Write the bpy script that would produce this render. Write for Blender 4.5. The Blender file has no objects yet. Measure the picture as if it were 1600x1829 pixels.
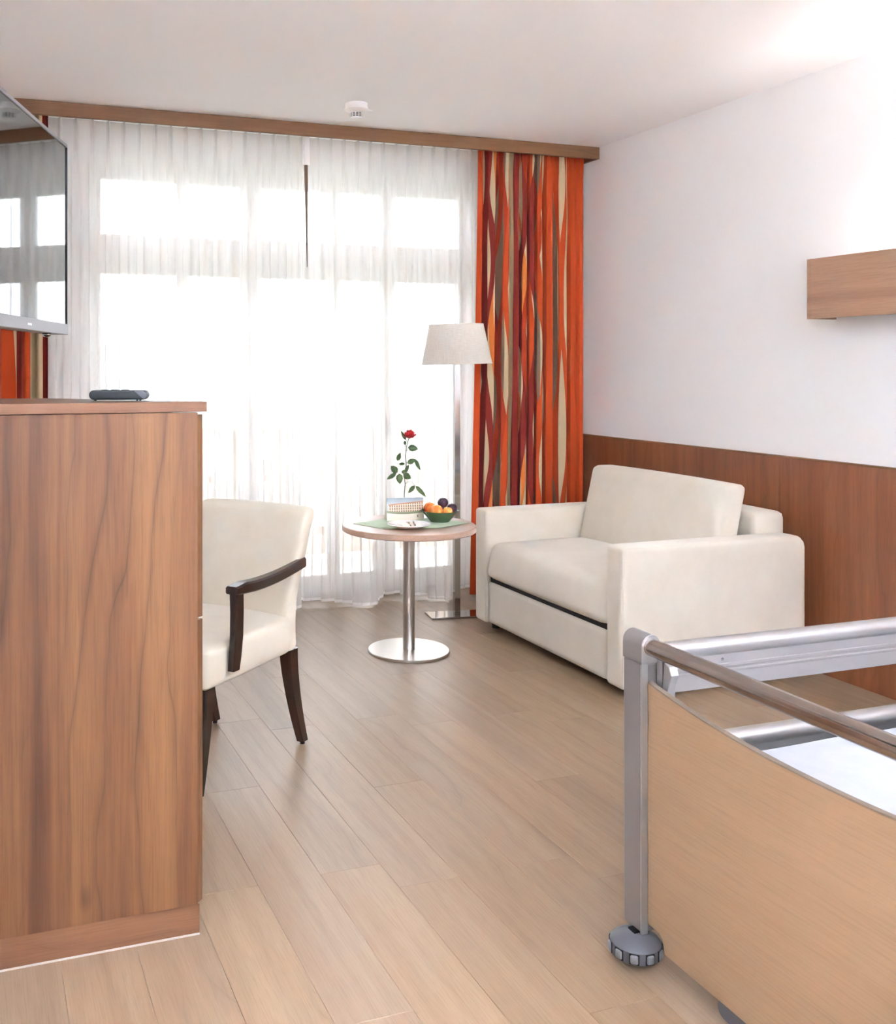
import bpy, bmesh, math, random
from mathutils import Vector, Matrix, noise
random.seed(7)
PI = math.pi
D = bpy.data
SC = bpy.context.scene
COL = SC.collection

# ------------------------------------------------------------------ camera
FPX, CXP, HYP, EYE = 1770.0, 560.0, 655.0, 1.40
YAW = math.atan(610 / 1770.0)
cam = D.cameras.new('camera')
cam.sensor_fit = 'HORIZONTAL'
cam.sensor_width = 36.0
cam.lens = FPX / 1600 * 36.0
cam.shift_x = (800 - CXP) / 1600
cam.shift_y = -(914.5 - HYP) / 1600
cam.clip_start = 0.02
cam.clip_end = 500
camo = D.objects.new('camera', cam)
camo.location = (0, 0, EYE)
camo.rotation_euler = (PI / 2, 0, -YAW)
COL.objects.link(camo)
SC.camera = camo

# ------------------------------------------------------------------ world, exposure
w = D.worlds.new('overcast_sky')
SC.world = w
w.use_nodes = True
bg = w.node_tree.nodes['Background']
bg.inputs[0].default_value = (0.87, 0.93, 1.0, 1)
bg.inputs[1].default_value = 1.6
vs = SC.view_settings
vs.view_transform = 'Standard'
vs.look = 'None'
vs.gamma = 1.0
vs.use_curve_mapping = False
vs.exposure = 3.1
SC.cycles.use_light_tree = False
SC.cycles.caustics_reflective = False
SC.cycles.caustics_refractive = False
SC.cycles.max_bounces = 16
SC.cycles.diffuse_bounces = 10
SC.cycles.transparent_max_bounces = 24

# portal: guides sampling of the daylight through the window opening, gives off nothing itself
pl = D.lights.new('window_portal', 'AREA')
pl.shape = 'RECTANGLE'
pl.size, pl.size_y = 2.5, 2.5
pl.cycles.is_portal = True
po = D.objects.new('window_portal', pl)
po.location = (1.83, 5.98, 1.3)
po.rotation_euler = (-PI / 2, 0, 0)
COL.objects.link(po)

# room dimensions (metres)
XL, XR = -0.12, 3.685          # left / right wall
XL2 = -1.05                    # entrance niche, beside and behind the camera
YJ = 1.70                      # where the niche begins
YB, YF = -1.9, 5.70            # back wall / window wall (inner face)
CEIL = 2.762
FILL_HALL = 8.0  # strength of the added ceiling lamp behind the viewer
LAMP_UP = 6.0
FILL_TORCH = 450.0  # strength of the two added fill uplighters


# ------------------------------------------------------------------ materials
def srgb(r, g, b):
    f = lambda c: (c / 255) / 12.92 if c <= 10 else ((c / 255 + 0.055) / 1.055) ** 2.4
    return (f(r), f(g), f(b), 1)


class NT:
    def __init__(self, name):
        self.m = D.materials.new(name)
        self.m.use_nodes = True
        self.t = self.m.node_tree
        self.b = self.t.nodes['Principled BSDF']
        self.out = self.t.nodes['Material Output']

    def n(self, typ, **kw):
        nd = self.t.nodes.new(typ)
        for k, v in kw.items():
            setattr(nd, k, v)
        return nd

    def l(self, a, b):
        self.t.links.new(a, b)

    def val(self, sock, v):
        if hasattr(v, 'is_output') or isinstance(v, bpy.types.NodeSocket):
            self.l(v, sock)
        else:
            sock.default_value = v

    def math(self, op, a, b=None, c=None, clamp=False):
        nd = self.n('ShaderNodeMath', operation=op)
        nd.use_clamp = clamp
        self.val(nd.inputs[0], a)
        if b is not None:
            self.val(nd.inputs[1], b)
        if c is not None:
            self.val(nd.inputs[2], c)
        return nd.outputs[0]

    def ramp(self, fac, stops, interp='LINEAR'):
        nd = self.n('ShaderNodeValToRGB')
        cr = nd.color_ramp
        cr.interpolation = interp
        while len(cr.elements) < len(stops):
            cr.elements.new(0.5)
        for e, (p, c) in zip(cr.elements, stops):
            e.position = p
            e.color = c
        self.l(fac, nd.inputs[0])
        return nd.outputs[0]

    def mix(self, fac, a, b, mode='MIX'):
        nd = self.n('ShaderNodeMix', data_type='RGBA', blend_type=mode)
        self.val(nd.inputs[0], fac)
        self.val(nd.inputs[6], a)
        self.val(nd.inputs[7], b)
        return nd.outputs[2]

    def noise(self, vec, scale, detail=2, rough=0.5, dist=0.0):
        nd = self.n('ShaderNodeTexNoise')
        if vec is not None:
            self.l(vec, nd.inputs['Vector'])
        nd.inputs['Scale'].default_value = scale
        nd.inputs['Detail'].default_value = detail
        nd.inputs['Roughness'].default_value = rough
        nd.inputs['Distortion'].default_value = dist
        return nd.outputs[0]

    def coord(self, which='Object', scale=(1, 1, 1), rot=(0, 0, 0), loc=(0, 0, 0)):
        tc = self.n('ShaderNodeTexCoord')
        mp = self.n('ShaderNodeMapping')
        mp.inputs['Scale'].default_value = scale
        mp.inputs['Rotation'].default_value = rot
        mp.inputs['Location'].default_value = loc
        self.l(tc.outputs[which], mp.inputs['Vector'])
        return mp.outputs[0]

    def bump(self, h, strength=0.2, dist=0.01):
        nd = self.n('ShaderNodeBump')
        nd.inputs['Strength'].default_value = strength
        nd.inputs['Distance'].default_value = dist
        self.l(h, nd.inputs['Height'])
        self.l(nd.outputs[0], self.b.inputs['Normal'])

    def set(self, **kw):
        for k, v in kw.items():
            self.val(self.b.inputs[k.replace('_', ' ')], v)
        return self.m


def plain(name, rgb, rough=0.5, metal=0.0, **kw):
    t = NT(name)
    return t.set(Base_Color=srgb(*rgb), Roughness=rough, Metallic=metal, **kw)


def m_plaster(name, rgb, bump=0.25, scale=260):
    t = NT(name)
    co = t.coord('Object')
    n1 = t.noise(co, scale, 3, 0.6)
    n2 = t.noise(co, 1.3, 3)
    c = t.mix(n2, srgb(*rgb), srgb(*[x - 4 for x in rgb]))
    t.bump(n1, bump, 0.003)
    return t.set(Base_Color=c, Roughness=0.92)


def m_wood(name, light, mid, dark, grain='Z', across='X', scale=1.0, rough=0.38, rand=False, vein=1.0, contrast=1.0, spec=0.4, knots=False):
    """Veneer: long slow figure along the grain axis, thin dark veins, fine pores."""
    t = NT(name)
    tc = t.n('ShaderNodeTexCoord')
    vec = tc.outputs['Object']
    if rand:
        oi = t.n('ShaderNodeObjectInfo')
        sx = t.n('ShaderNodeCombineXYZ')
        r1 = t.math('MULTIPLY', oi.outputs['Random'], 31.7)
        t.l(r1, sx.inputs[0])
        t.l(t.math('MULTIPLY', oi.outputs['Random'], 97.3), sx.inputs[1])
        va = t.n('ShaderNodeVectorMath', operation='ADD')
        t.l(vec, va.inputs[0])
        t.l(sx.outputs[0], va.inputs[1])
        vec = va.outputs[0]
    ax = 'XYZ'.index(grain)

    def sc(a, b):
        s = [a, a, a]
        s[ax] = b
        return tuple(v * scale for v in s)

    def mapped(s):
        mp = t.n('ShaderNodeMapping')
        mp.inputs['Scale'].default_value = s
        t.l(vec, mp.inputs['Vector'])
        return mp.outputs[0]
    big = t.noise(mapped(sc(6.5, 0.22)), 1.0, 3, 0.55, 0.35)
    figure = t.noise(mapped(sc(22.0, 0.6)), 1.0, 4, 0.6, 0.5)
    pore = t.noise(mapped(sc(260.0, 9.0)), 1.0, 2, 0.6)
    # veins: wandering dark lines that follow the grain
    sp = t.n('ShaderNodeSeparateXYZ')
    t.l(vec, sp.inputs[0])
    oth = [sp.outputs[i] for i in range(3) if i != ax]
    run = t.math('MULTIPLY', t.math('ADD', oth[0], oth[1]), 12.5 * scale)
    w1 = t.math('MULTIPLY', t.math('SUBTRACT', t.noise(mapped(sc(3.0, 0.7)), 1.0, 2, 0.5), 0.5), 5.0)
    w2 = t.math('MULTIPLY', t.math('SUBTRACT', t.noise(mapped(sc(9.0, 3.2)), 1.0, 2, 0.5), 0.5), 0.7)
    fld = t.math('ADD', run, t.math('ADD', w1, w2))
    v = t.math('ABSOLUTE', t.math('SUBTRACT', t.math('FRACT', fld), 0.5))
    core = t.math('SUBTRACT', 1.0, t.math('MULTIPLY', v, 22.0), clamp=True)
    halo = t.math('MULTIPLY', t.math('SUBTRACT', 1.0, t.math('MULTIPLY', v, 4.5), clamp=True), 0.55)
    gate = t.math('MULTIPLY', t.math('SUBTRACT', t.noise(mapped(sc(7.0, 0.8)), 1.0, 2, 0.5), 0.34, clamp=True), 3.2 * vein, clamp=True)
    v = t.math('MULTIPLY', t.math('MAXIMUM', core, halo), gate, clamp=True)
    if knots:
        vo = t.n('ShaderNodeTexVoronoi')
        t.l(mapped(sc(4.6, 2.6)), vo.inputs['Vector'])
        vo.inputs['Scale'].default_value = 1.0
        kn_ = t.math('SUBTRACT', 1.0, t.math('MULTIPLY', vo.outputs['Distance'], 9.0), clamp=True)
        v = t.math('MAXIMUM', v, t.math('MULTIPLY', kn_, 0.9))
    fac = t.math('ADD', t.math('MULTIPLY', big, 0.55), t.math('MULTIPLY', figure, 0.45))
    fac = t.math('ADD', t.math('MULTIPLY', t.math('SUBTRACT', fac, 0.5), 2.1 * contrast), 0.5, clamp=True)
    c = t.ramp(fac, [(0.0, srgb(*dark)), (0.45, srgb(*mid)), (1.0, srgb(*light))])
    c = t.mix(t.math('MULTIPLY', v, 0.75), c, srgb(*[x * 0.62 for x in dark]))
    c = t.mix(t.math('MULTIPLY', t.math('SUBTRACT', pore, 0.45, clamp=True), 0.9), c, srgb(*[x * 0.75 for x in dark]))
    if rand:
        oi2 = t.n('ShaderNodeObjectInfo')
        hs = t.n('ShaderNodeHueSaturation')
        t.l(t.math('ADD', t.math('MULTIPLY', oi2.outputs['Random'], 0.12), 0.94), hs.inputs['Value'])
        t.l(t.math('ADD', t.math('MULTIPLY', t.math('FRACT', t.math('MULTIPLY', oi2.outputs['Random'], 7.3)), 0.12), 0.96), hs.inputs['Saturation'])
        t.l(c, hs.inputs['Color'])
        c = hs.outputs[0]
    t.bump(pore, 0.06, 0.002)
    t.b.inputs['Specular IOR Level'].default_value = spec
    return t.set(Base_Color=c, Roughness=rough)


def m_fabric(name, rgb, rgb2, weave=900, rough=0.95, sheen=0.25, bump=0.15, mott=6.0):
    t = NT(name)
    co = t.coord('Object')
    n1 = t.noise(co, weave, 2, 0.6)
    n2 = t.noise(co, mott, 4, 0.6)
    f = t.math('ADD', t.math('MULTIPLY', t.math('SUBTRACT', n2, 0.5), 1.8), 0.5, clamp=True)
    c = t.mix(f, srgb(*rgb), srgb(*rgb2))
    t.bump(n1, bump, 0.002)
    t.b.inputs['Sheen Weight'].default_value = sheen
    t.b.inputs['Sheen Roughness'].default_value = 0.5
    t.b.inputs['Specular IOR Level'].default_value = 0.2
    return t.set(Base_Color=c, Roughness=rough)


def m_emit(name, rgb, s):
    t = NT(name)
    t.b.inputs['Emission Color'].default_value = srgb(*rgb)
    t.b.inputs['Emission Strength'].default_value = s
    return t.set(Base_Color=srgb(*rgb))


def m_sheer(name, transp=0.40):
    t = NT(name)
    co = t.coord('UV', scale=(1, 1, 1))
    th = t.noise(t.coord('UV', scale=(900, 6, 1)), 1.0, 2, 0.6)
    tr = t.n('ShaderNodeBsdfTransparent')
    tl = t.n('ShaderNodeBsdfTranslucent')
    df = t.n('ShaderNodeBsdfDiffuse')
    tl.inputs[0].default_value = srgb(250, 250, 252)
    df.inputs[0].default_value = srgb(246, 243, 238)
    m1 = t.n('ShaderNodeMixShader')
    m1.inputs[0].default_value = 0.68
    t.l(tl.outputs[0], m1.inputs[1])
    t.l(df.outputs[0], m1.inputs[2])
    m2 = t.n('ShaderNodeMixShader')
    t.l(t.math('SUBTRACT', 1.08 - transp, t.math('MULTIPLY', th, 0.16), clamp=True), m2.inputs[0])
    t.l(tr.outputs[0], m2.inputs[1])
    t.l(m1.outputs[0], m2.inputs[2])
    t.l(m2.outputs[0], t.out.inputs[0])
    return t.m


def m_glass(name):
    t = NT(name)
    tr = t.n('ShaderNodeBsdfTransparent')
    gl = t.n('ShaderNodeBsdfGlossy')
    gl.inputs['Roughness'].default_value = 0.0
    fr = t.n('ShaderNodeFresnel')
    fr.inputs[0].default_value = 1.45
    m = t.n('ShaderNodeMixShader')
    t.l(fr.outputs[0], m.inputs[0])
    t.l(tr.outputs[0], m.inputs[1])
    t.l(gl.outputs[0], m.inputs[2])
    t.l(m.outputs[0], t.out.inputs[0])
    return t.m


ORANGE, BEIGE, WINE, BROWN, AMBER = (170, 62, 24), (190, 168, 133), (118, 34, 26), (116, 90, 71), (196, 108, 48)
RUST = (150, 48, 23)


def m_printed(name, ribbons):
    """Printed cloth: wavy ribbons and long leaf shapes on orange, in cloth (UV) coordinates."""
    t = NT(name)
    tc = t.n('ShaderNodeTexCoord')
    sp = t.n('ShaderNodeSeparateXYZ')
    t.l(tc.outputs['UV'], sp.inputs[0])
    u, v = sp.outputs[0], sp.outputs[1]
    wv = t.noise(t.coord('UV', scale=(3, 1.2, 1)), 1.0, 1)
    v2 = t.math('ADD', v, t.math('MULTIPLY', wv, 0.35))
    c = srgb(*ORANGE)
    for (u0, hw, amp, fr, ph, base, mod, fr2, ph2, col) in ribbons:
        s1 = t.math('SINE', t.math('ADD', t.math('MULTIPLY', v2, fr * 2 * PI), ph))
        ctr = t.math('ADD', t.math('MULTIPLY', s1, amp), u0)
        s2 = t.math('SINE', t.math('ADD', t.math('MULTIPLY', v2, fr2 * 2 * PI), ph2))
        half = t.math('MULTIPLY', t.math('ADD', t.math('MULTIPLY', s2, mod), base), hw)
        dist = t.math('ABSOLUTE', t.math('SUBTRACT', u, ctr))
        mask = t.math('LESS_THAN', dist, half)
        c = t.mix(mask, c, srgb(*col))
    wn = t.noise(t.coord('UV', scale=(700, 900, 1)), 1.0, 2, 0.7)
    t.bump(wn, 0.12, 0.002)
    t.b.inputs['Sheen Weight'].default_value = 0.1
    t.b.inputs['Specular IOR Level'].default_value = 0.2
    # a little daylight passes through the cloth
    m = t.set(Base_Color=c, Roughness=0.85)
    tl = t.n('ShaderNodeBsdfTranslucent')
    t.val(tl.inputs[0], c)
    mx = t.n('ShaderNodeMixShader')
    mx.inputs[0].default_value = 0.06
    t.l(t.b.outputs[0], mx.inputs[1])
    t.l(tl.outputs[0], mx.inputs[2])
    t.l(mx.outputs[0], t.out.inputs[0])
    return m


M = {}
M['wall'] = m_plaster('wall_plaster', (247, 246, 245))
M['ceiling'] = m_plaster('ceiling_plaster', (249, 248, 247), 0.12, 180)
M['subfloor'] = plain('floor_joint', (140, 116, 94), 0.7)
M['plank'] = m_wood('oak_plank', (153, 130, 106), (137, 113, 90), (116, 92, 71), 'Y', rand=True, rough=0.40, vein=0.4, contrast=0.9, spec=0.5)
M['walnut'] = m_wood('walnut_veneer', (117, 81, 50), (90, 57, 34), (57, 30, 20), 'Z', rough=0.45, spec=0.28, contrast=1.3, knots=True, vein=0.85)
M['walnut_h'] = m_wood('walnut_veneer_level', (118, 83, 57), (99, 65, 44), (74, 44, 30), 'X', rough=0.42, spec=0.3)
M['walnut_panel'] = m_wood('walnut_panelling', (142, 90, 58), (122, 72, 46), (96, 52, 34), 'Z', scale=1.25, rough=0.38, vein=0.45, contrast=0.8)
M['pelmet'] = m_wood('pelmet_veneer', (132, 94, 62), (116, 80, 52), (97, 65, 42), 'X', rough=0.5, vein=0.3, contrast=0.7, spec=0.25)
M['shelf'] = m_wood('light_box_veneer', (176, 138, 108), (154, 116, 90), (128, 92, 70), 'Y', rough=0.42, vein=0.4, contrast=0.8)
M['table'] = m_wood('table_veneer', (196, 166, 146), (178, 146, 126), (150, 118, 100), 'X', rough=0.32, vein=0.2, contrast=0.6)
M['beech'] = m_wood('beech_laminate', (145, 117, 90), (138, 110, 83), (129, 101, 75), 'Y', scale=0.8, rough=0.42, vein=0.1, contrast=0.6)
M['darkwood'] = m_wood('dark_stained_beech', (50, 24, 16), (34, 16, 11), (18, 9, 7), 'Z', scale=1.5, rough=0.24, vein=0.5, spec=0.6)
M['sofa'] = m_fabric('sofa_microfibre', (214, 205, 190), (204, 194, 177))
M['chair'] = m_fabric('chair_microfibre', (213, 203, 185), (202, 191, 172))
M['black_gap'] = plain('dark_gap_fill', (28, 22, 20), 0.9)
M['steel'] = plain('brushed_steel', (196, 190, 184), 0.3, 1.0)
M['chrome'] = plain('chrome', (176, 172, 170), 0.07, 1.0)
M['alu'] = plain('anodised_aluminium', (164, 159, 157), 0.36, 0.8)
M['alu_dark'] = plain('grey_lacquered_metal', (136, 129, 127), 0.42, 0.55)
M['tube'] = plain('satin_tube', (172, 160, 154), 0.2, 1.0)
M['white_plastic'] = plain('white_plastic', (240, 238, 235), 0.4)
M['grey_plastic'] = plain('grey_plastic', (72, 70, 74), 0.45)
M['roller'] = plain('roller_grey', (100, 98, 100), 0.5)
M['black_plastic'] = plain('black_plastic', (9, 9, 10), 0.4, Specular_IOR_Level=0.3)
M['red_plastic'] = plain('red_plastic', (190, 50, 30), 0.4)
M['window_white'] = plain('window_lacquer', (238, 236, 232), 0.35)
M['glass'] = m_glass('window_glass')
M['sheer'] = m_sheer('sheer_voile')
M['sheer_tape'] = m_sheer('sheer_heading', 0.2)
M['sheet'] = m_fabric('bed_sheet', (163, 163, 167), (154, 154, 159), 1200, mott=20, bump=0.2)
M['silver'] = plain('silver_bezel', (128, 125, 126), 0.4, 0.3)
M['screen'] = plain('screen_glass', (10, 10, 12), 0.03, 0.0, Specular_IOR_Level=1.0, Coat_Weight=0.6, Coat_Roughness=0.02)
M['sealant'] = plain('sealant', (176, 166, 158), 0.5)
M['dark_slot'] = plain('dark_slot', (70, 58, 52), 0.8)
M['balcony_wood'] = m_wood('weathered_balcony_wood', (190, 176, 160), (170, 154, 138), (146, 130, 114), 'Z', rough=0.7)
M['balcony_floor'] = m_plaster('balcony_slab', (186, 182, 176))
M['meadow'] = plain('meadow', (158, 164, 150), 1.0)
M['hill'] = plain('wooded_hill', (140, 154, 158), 1.0)
M['edge_brown'] = plain('edge_band', (104, 88, 74), 0.5)
M['sliver'] = plain('brown_sliver', (118, 92, 76), 0.5)


def m_shade():
    t = NT('linen_shade')
    a = t.noise(t.coord('UV', scale=(26, 240, 1)), 1.0, 2, 0.6)
    b = t.noise(t.coord('UV', scale=(420, 14, 1)), 1.0, 2, 0.6)
    f = t.math('ADD', t.math('MULTIPLY', t.math('ADD', t.math('MULTIPLY', a, 0.5), t.math('MULTIPLY', b, 0.5)), 2.2), -0.6, clamp=True)
    c = t.mix(f, srgb(222, 214, 202), srgb(246, 242, 234))
    t.bump(f, 0.15, 0.002)
    t.set(Base_Color=c, Roughness=0.9)
    tl = t.n('ShaderNodeBsdfTranslucent')
    t.l(c, tl.inputs[0])
    mx = t.n('ShaderNodeMixShader')
    mx.inputs[0].default_value = 0.35
    t.l(t.b.outputs[0], mx.inputs[1])
    t.l(tl.outputs[0], mx.inputs[2])
    t.l(mx.outputs[0], t.out.inputs[0])
    return t.m


M['shade'] = m_shade()


def m_card():
    t = NT('card_print')
    tc = t.n('ShaderNodeTexCoord')
    sp = t.n('ShaderNodeSeparateXYZ')
    t.l(tc.outputs['UV'], sp.inputs[0])
    u, v = sp.outputs[0], sp.outputs[1]
    sky = t.ramp(v, [(0.0, srgb(196, 196, 190)), (0.7, srgb(186, 190, 190)), (1.0, srgb(128, 142, 154))])
    br = t.n('ShaderNodeTexBrick')
    br.offset = 0.0
    t.l(t.coord('UV', scale=(1, 1, 1)), br.inputs['Vector'])
    br.inputs['Color1'].default_value = srgb(150, 112, 84)
    br.inputs['Color2'].default_value = srgb(120, 90, 72)
    br.inputs['Mortar'].default_value = srgb(236, 218, 186)
    br.inputs['Scale'].default_value = 1.0
    br.inputs['Mortar Size'].default_value = 0.013
    br.inputs['Brick Width'].default_value = 0.062
    br.inputs['Row Height'].default_value = 0.115
    roofline = t.math('ADD', t.math('MULTIPLY', u, 0.14), 0.66)
    inb = t.math('LESS_THAN', v, roofline)
    roof = t.math('LESS_THAN', v, t.math('ADD', roofline, 0.05))
    inx = t.math('GREATER_THAN', u, 0.05)
    c = t.mix(t.math('MULTIPLY', roof, inx), sky, srgb(176, 116, 74))
    c = t.mix(t.math('MULTIPLY', inb, inx), c, br.outputs[0])
    curve = t.math('ADD', t.math('MULTIPLY', t.math('POWER', t.math('SUBTRACT', u, 0.5), 2.0), 0.28), 0.27)
    grass = t.math('LESS_THAN', v, t.math('ADD', curve, 0.1))
    c = t.mix(grass, c, srgb(120, 122, 84))
    strip = t.math('LESS_THAN', v, curve)
    c = t.mix(strip, c, srgb(238, 226, 206))
    mk = t.math('MULTIPLY', t.math('LESS_THAN', t.math('ABSOLUTE', t.math('SUBTRACT', u, 0.83)), 0.012),
                t.math('LESS_THAN', t.math('ABSOLUTE', t.math('SUBTRACT', v, 0.17)), 0.05))
    c = t.mix(mk, c, srgb(110, 90, 80))
    return t.set(Base_Color=c, Roughness=0.4)


M['card'] = m_card()
M_FILL_TORCH = m_emit('fill_torch_glow', (219, 234, 255), FILL_TORCH)  # glow of the added uplighters
M['card_back'] = plain('card_paper', (240, 234, 222), 0.6)


def m_fruit(name, a, b, spots=(0, 0, 0), rough=0.35):
    t = NT(name)
    f = t.noise(t.coord('Object'), 22, 3, 0.6)
    f = t.math('ADD', t.math('MULTIPLY', t.math('SUBTRACT', f, 0.5), 3.4), 0.5, clamp=True)
    c = t.mix(f, srgb(*a), srgb(*b))
    return t.set(Base_Color=c, Roughness=rough)


M['nectarine'] = m_fruit('nectarine_skin', (240, 160, 70), (214, 66, 20))
M['nectarine_pale'] = m_fruit('pale_nectarine_skin', (244, 196, 106), (232, 120, 44))
M['plum'] = m_fruit('plum_skin', (44, 30, 48), (72, 40, 52), rough=0.3)
M['bowl'] = plain('green_glazed_ceramic', (74, 92, 62), 0.2)
M['porcelain'] = plain('white_porcelain', (252, 250, 246), 0.15)
M['napkin_green'] = m_fabric('green_linen', (178, 194, 158), (164, 182, 144), 700, mott=12)
M['napkin'] = plain('paper_napkin', (246, 240, 232), 0.8)
M['leaf'] = m_fruit('rose_leaf', (116, 138, 98), (88, 112, 76), rough=0.5)
M['stem'] = plain('rose_stem', (92, 104, 84), 0.6)
M['petal'] = m_fruit('rose_petal', (246, 92, 92), (226, 58, 70), rough=0.55)


# ------------------------------------------------------------------ object helpers
def obj(name, bm, mat, parent=None, smooth=False, world=True, flip=True):
    """Link a bmesh as one mesh object; geometry given in world metres is moved into the parent's frame."""
    me = D.meshes.new(name)
    if flip:
        bmesh.ops.recalc_face_normals(bm, faces=bm.faces)
    if parent is not None and world:
        bmesh.ops.transform(bm, matrix=WM[parent.name].inverted(), verts=bm.verts)
    bm.to_mesh(me)
    bm.free()
    if smooth:
        for p in me.polygons:
            p.use_smooth = True
        if smooth is not True:
            try:
                me.set_sharp_from_angle(angle=math.radians(smooth))
            except Exception:
                pass
    if mat is not None:
        for mm in (mat if isinstance(mat, (list, tuple)) else [mat]):
            me.materials.append(mm)
    o = D.objects.new(name, me)
    COL.objects.link(o)
    if smooth and smooth is not True:
        wnm = o.modifiers.new('face_weighted', 'WEIGHTED_NORMAL')
        wnm.keep_sharp = True
    if parent is not None:
        o.parent = parent
    WM[o.name] = WM[parent.name] if parent is not None else Matrix.Identity(4)
    return o


WM = {}


def thing(name, label, cat, loc=(0, 0, 0), rz=0.0, group=None, kind=None):
    o = D.objects.new(name, None)
    o.empty_display_size = 0.1
    COL.objects.link(o)
    o.location = loc
    o.rotation_euler = (0, 0, rz)
    WM[o.name] = Matrix.Translation(loc) @ Matrix.Rotation(rz, 4, 'Z')
    tag(o, label, cat, group, kind)
    return o


def tag(o, label=None, cat=None, group=None, kind=None):
    if label:
        o['label'] = label
    if cat:
        o['category'] = cat
    if group:
        o['group'] = group
    if kind:
        o['kind'] = kind
    return o


def struct(name, bm, mat, label=None, parent=None, **kw):
    o = obj(name, bm, mat, parent, **kw)
    o['kind'] = 'structure'
    if label:
        o['label'] = label
    return o


def rehome(o, loc):
    """Give a single-mesh thing an origin at its base."""
    o.data.transform(Matrix.Translation(-Vector(loc)))
    o.location = loc
    WM[o.name] = Matrix.Translation(loc)
    return o


def box(x0, x1, y0, y1, z0, z1, bev=0.0, seg=2, bm=None):
    b = bmesh.new()
    bmesh.ops.create_cube(b, size=1.0)
    for v in b.verts:
        v.co = Vector(((x0 + x1) / 2 + v.co.x * (x1 - x0), (y0 + y1) / 2 + v.co.y * (y1 - y0), (z0 + z1) / 2 + v.co.z * (z1 - z0)))
    if bev > 0:
        bmesh.ops.bevel(b, geom=b.edges[:], offset=bev, segments=seg, affect='EDGES', profile=0.5)
    return join(bm, b)


def join(bm, b):
    if bm is None:
        return b
    me = D.meshes.new('tmp')
    b.to_mesh(me)
    b.free()
    bm.from_mesh(me)
    D.meshes.remove(me)
    return bm


def soft(x0, x1, y0, y1, z0, z1, r=0.03, n=(12, 12, 6), bulge=(0, 0, 0), fn=None, bm=None):
    """Upholstered block: a gridded cuboid with rounded edges, bulged outward on its faces."""
    b = bmesh.new()
    c = Vector(((x0 + x1) / 2, (y0 + y1) / 2, (z0 + z1) / 2))
    h = Vector(((x1 - x0) / 2, (y1 - y0) / 2, (z1 - z0) / 2))
    vm = {}

    def vert(i, j, k):
        key = (i, j, k)
        if key not in vm:
            g = []
            for a, t, nn in ((0, i, n[0]), (1, j, n[1]), (2, k, n[2])):
                # denser samples at the rounded borders
                s = -math.cos(PI * t / nn)
                s = 0.55 * s + 0.45 * (2 * t / nn - 1)
                g.append(s)
            p = Vector((g[0] * h.x, g[1] * h.y, g[2] * h.z))
            q = Vector([max(-(h[a] - r), min(h[a] - r, p[a])) for a in range(3)])
            dlt = p - q
            if dlt.length > 1e-9:
                p = q + dlt.normalized() * r
            for a in range(3):
                o1, o2 = (a + 1) % 3, (a + 2) % 3
                if abs(g[a]) > 0.999:
                    p[a] += math.copysign(bulge[a] * (1 - g[o1] ** 2) * (1 - g[o2] ** 2), g[a])
            if fn:
                p = fn(p, h)
            vm[key] = b.verts.new(p + c)
        return vm[key]
    for a in range(3):
        o1, o2 = (a + 1) % 3, (a + 2) % 3
        for s in (0, n[a]):
            for i in range(n[o1]):
                for j in range(n[o2]):
                    q = []
                    for di, dj in ((0, 0), (1, 0), (1, 1), (0, 1)):
                        idx = [0, 0, 0]
                        idx[a], idx[o1], idx[o2] = s, i + di, j + dj
                        q.append(vert(*idx))
                    b.faces.new(q)
    return join(bm, b)


def lathe(prof, cx=0, cy=0, seg=48, bm=None, cz=0, uv=False):
    b = bm or bmesh.new()
    rings = []
    for r, z in prof:
        if r < 1e-6:
            rings.append([b.verts.new((cx, cy, cz + z))])
        else:
            rings.append([b.verts.new((cx + r * math.cos(2 * PI * i / seg), cy + r * math.sin(2 * PI * i / seg), cz + z)) for i in range(seg)])
    for A, B in zip(rings[:-1], rings[1:]):
        for i in range(seg):
            j = (i + 1) % seg
            if len(A) == 1 and len(B) == 1:
                continue
            if len(A) == 1:
                b.faces.new((A[0], B[i], B[j]))
            elif len(B) == 1:
                b.faces.new((A[i], A[j], B[0]))
            else:
                b.faces.new((A[i], A[j], B[j], B[i]))
    return b


def tube(pts, r, seg=10, bm=None, caps=True):
    b = bm or bmesh.new()
    pts = [Vector(p) for p in pts]
    rr = r if isinstance(r, (list, tuple)) else [r] * len(pts)
    rings = []
    ref = None
    for i, p in enumerate(pts):
        d = (pts[min(i + 1, len(pts) - 1)] - pts[max(i - 1, 0)]).normalized()
        if ref is None:
            ref = d.orthogonal().normalized()
        ref = (ref - d * ref.dot(d))
        ref = ref.normalized() if ref.length > 1e-6 else d.orthogonal().normalized()
        q = d.cross(ref)
        rings.append([b.verts.new(p + (ref * math.cos(2 * PI * k / seg) + q * math.sin(2 * PI * k / seg)) * rr[i]) for k in range(seg)])
    for A, B in zip(rings[:-1], rings[1:]):
        for k in range(seg):
            b.faces.new((A[k], A[(k + 1) % seg], B[(k + 1) % seg], B[k]))
    if caps:
        b.faces.new(rings[0][::-1])
        b.faces.new(rings[-1])
    return b


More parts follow.
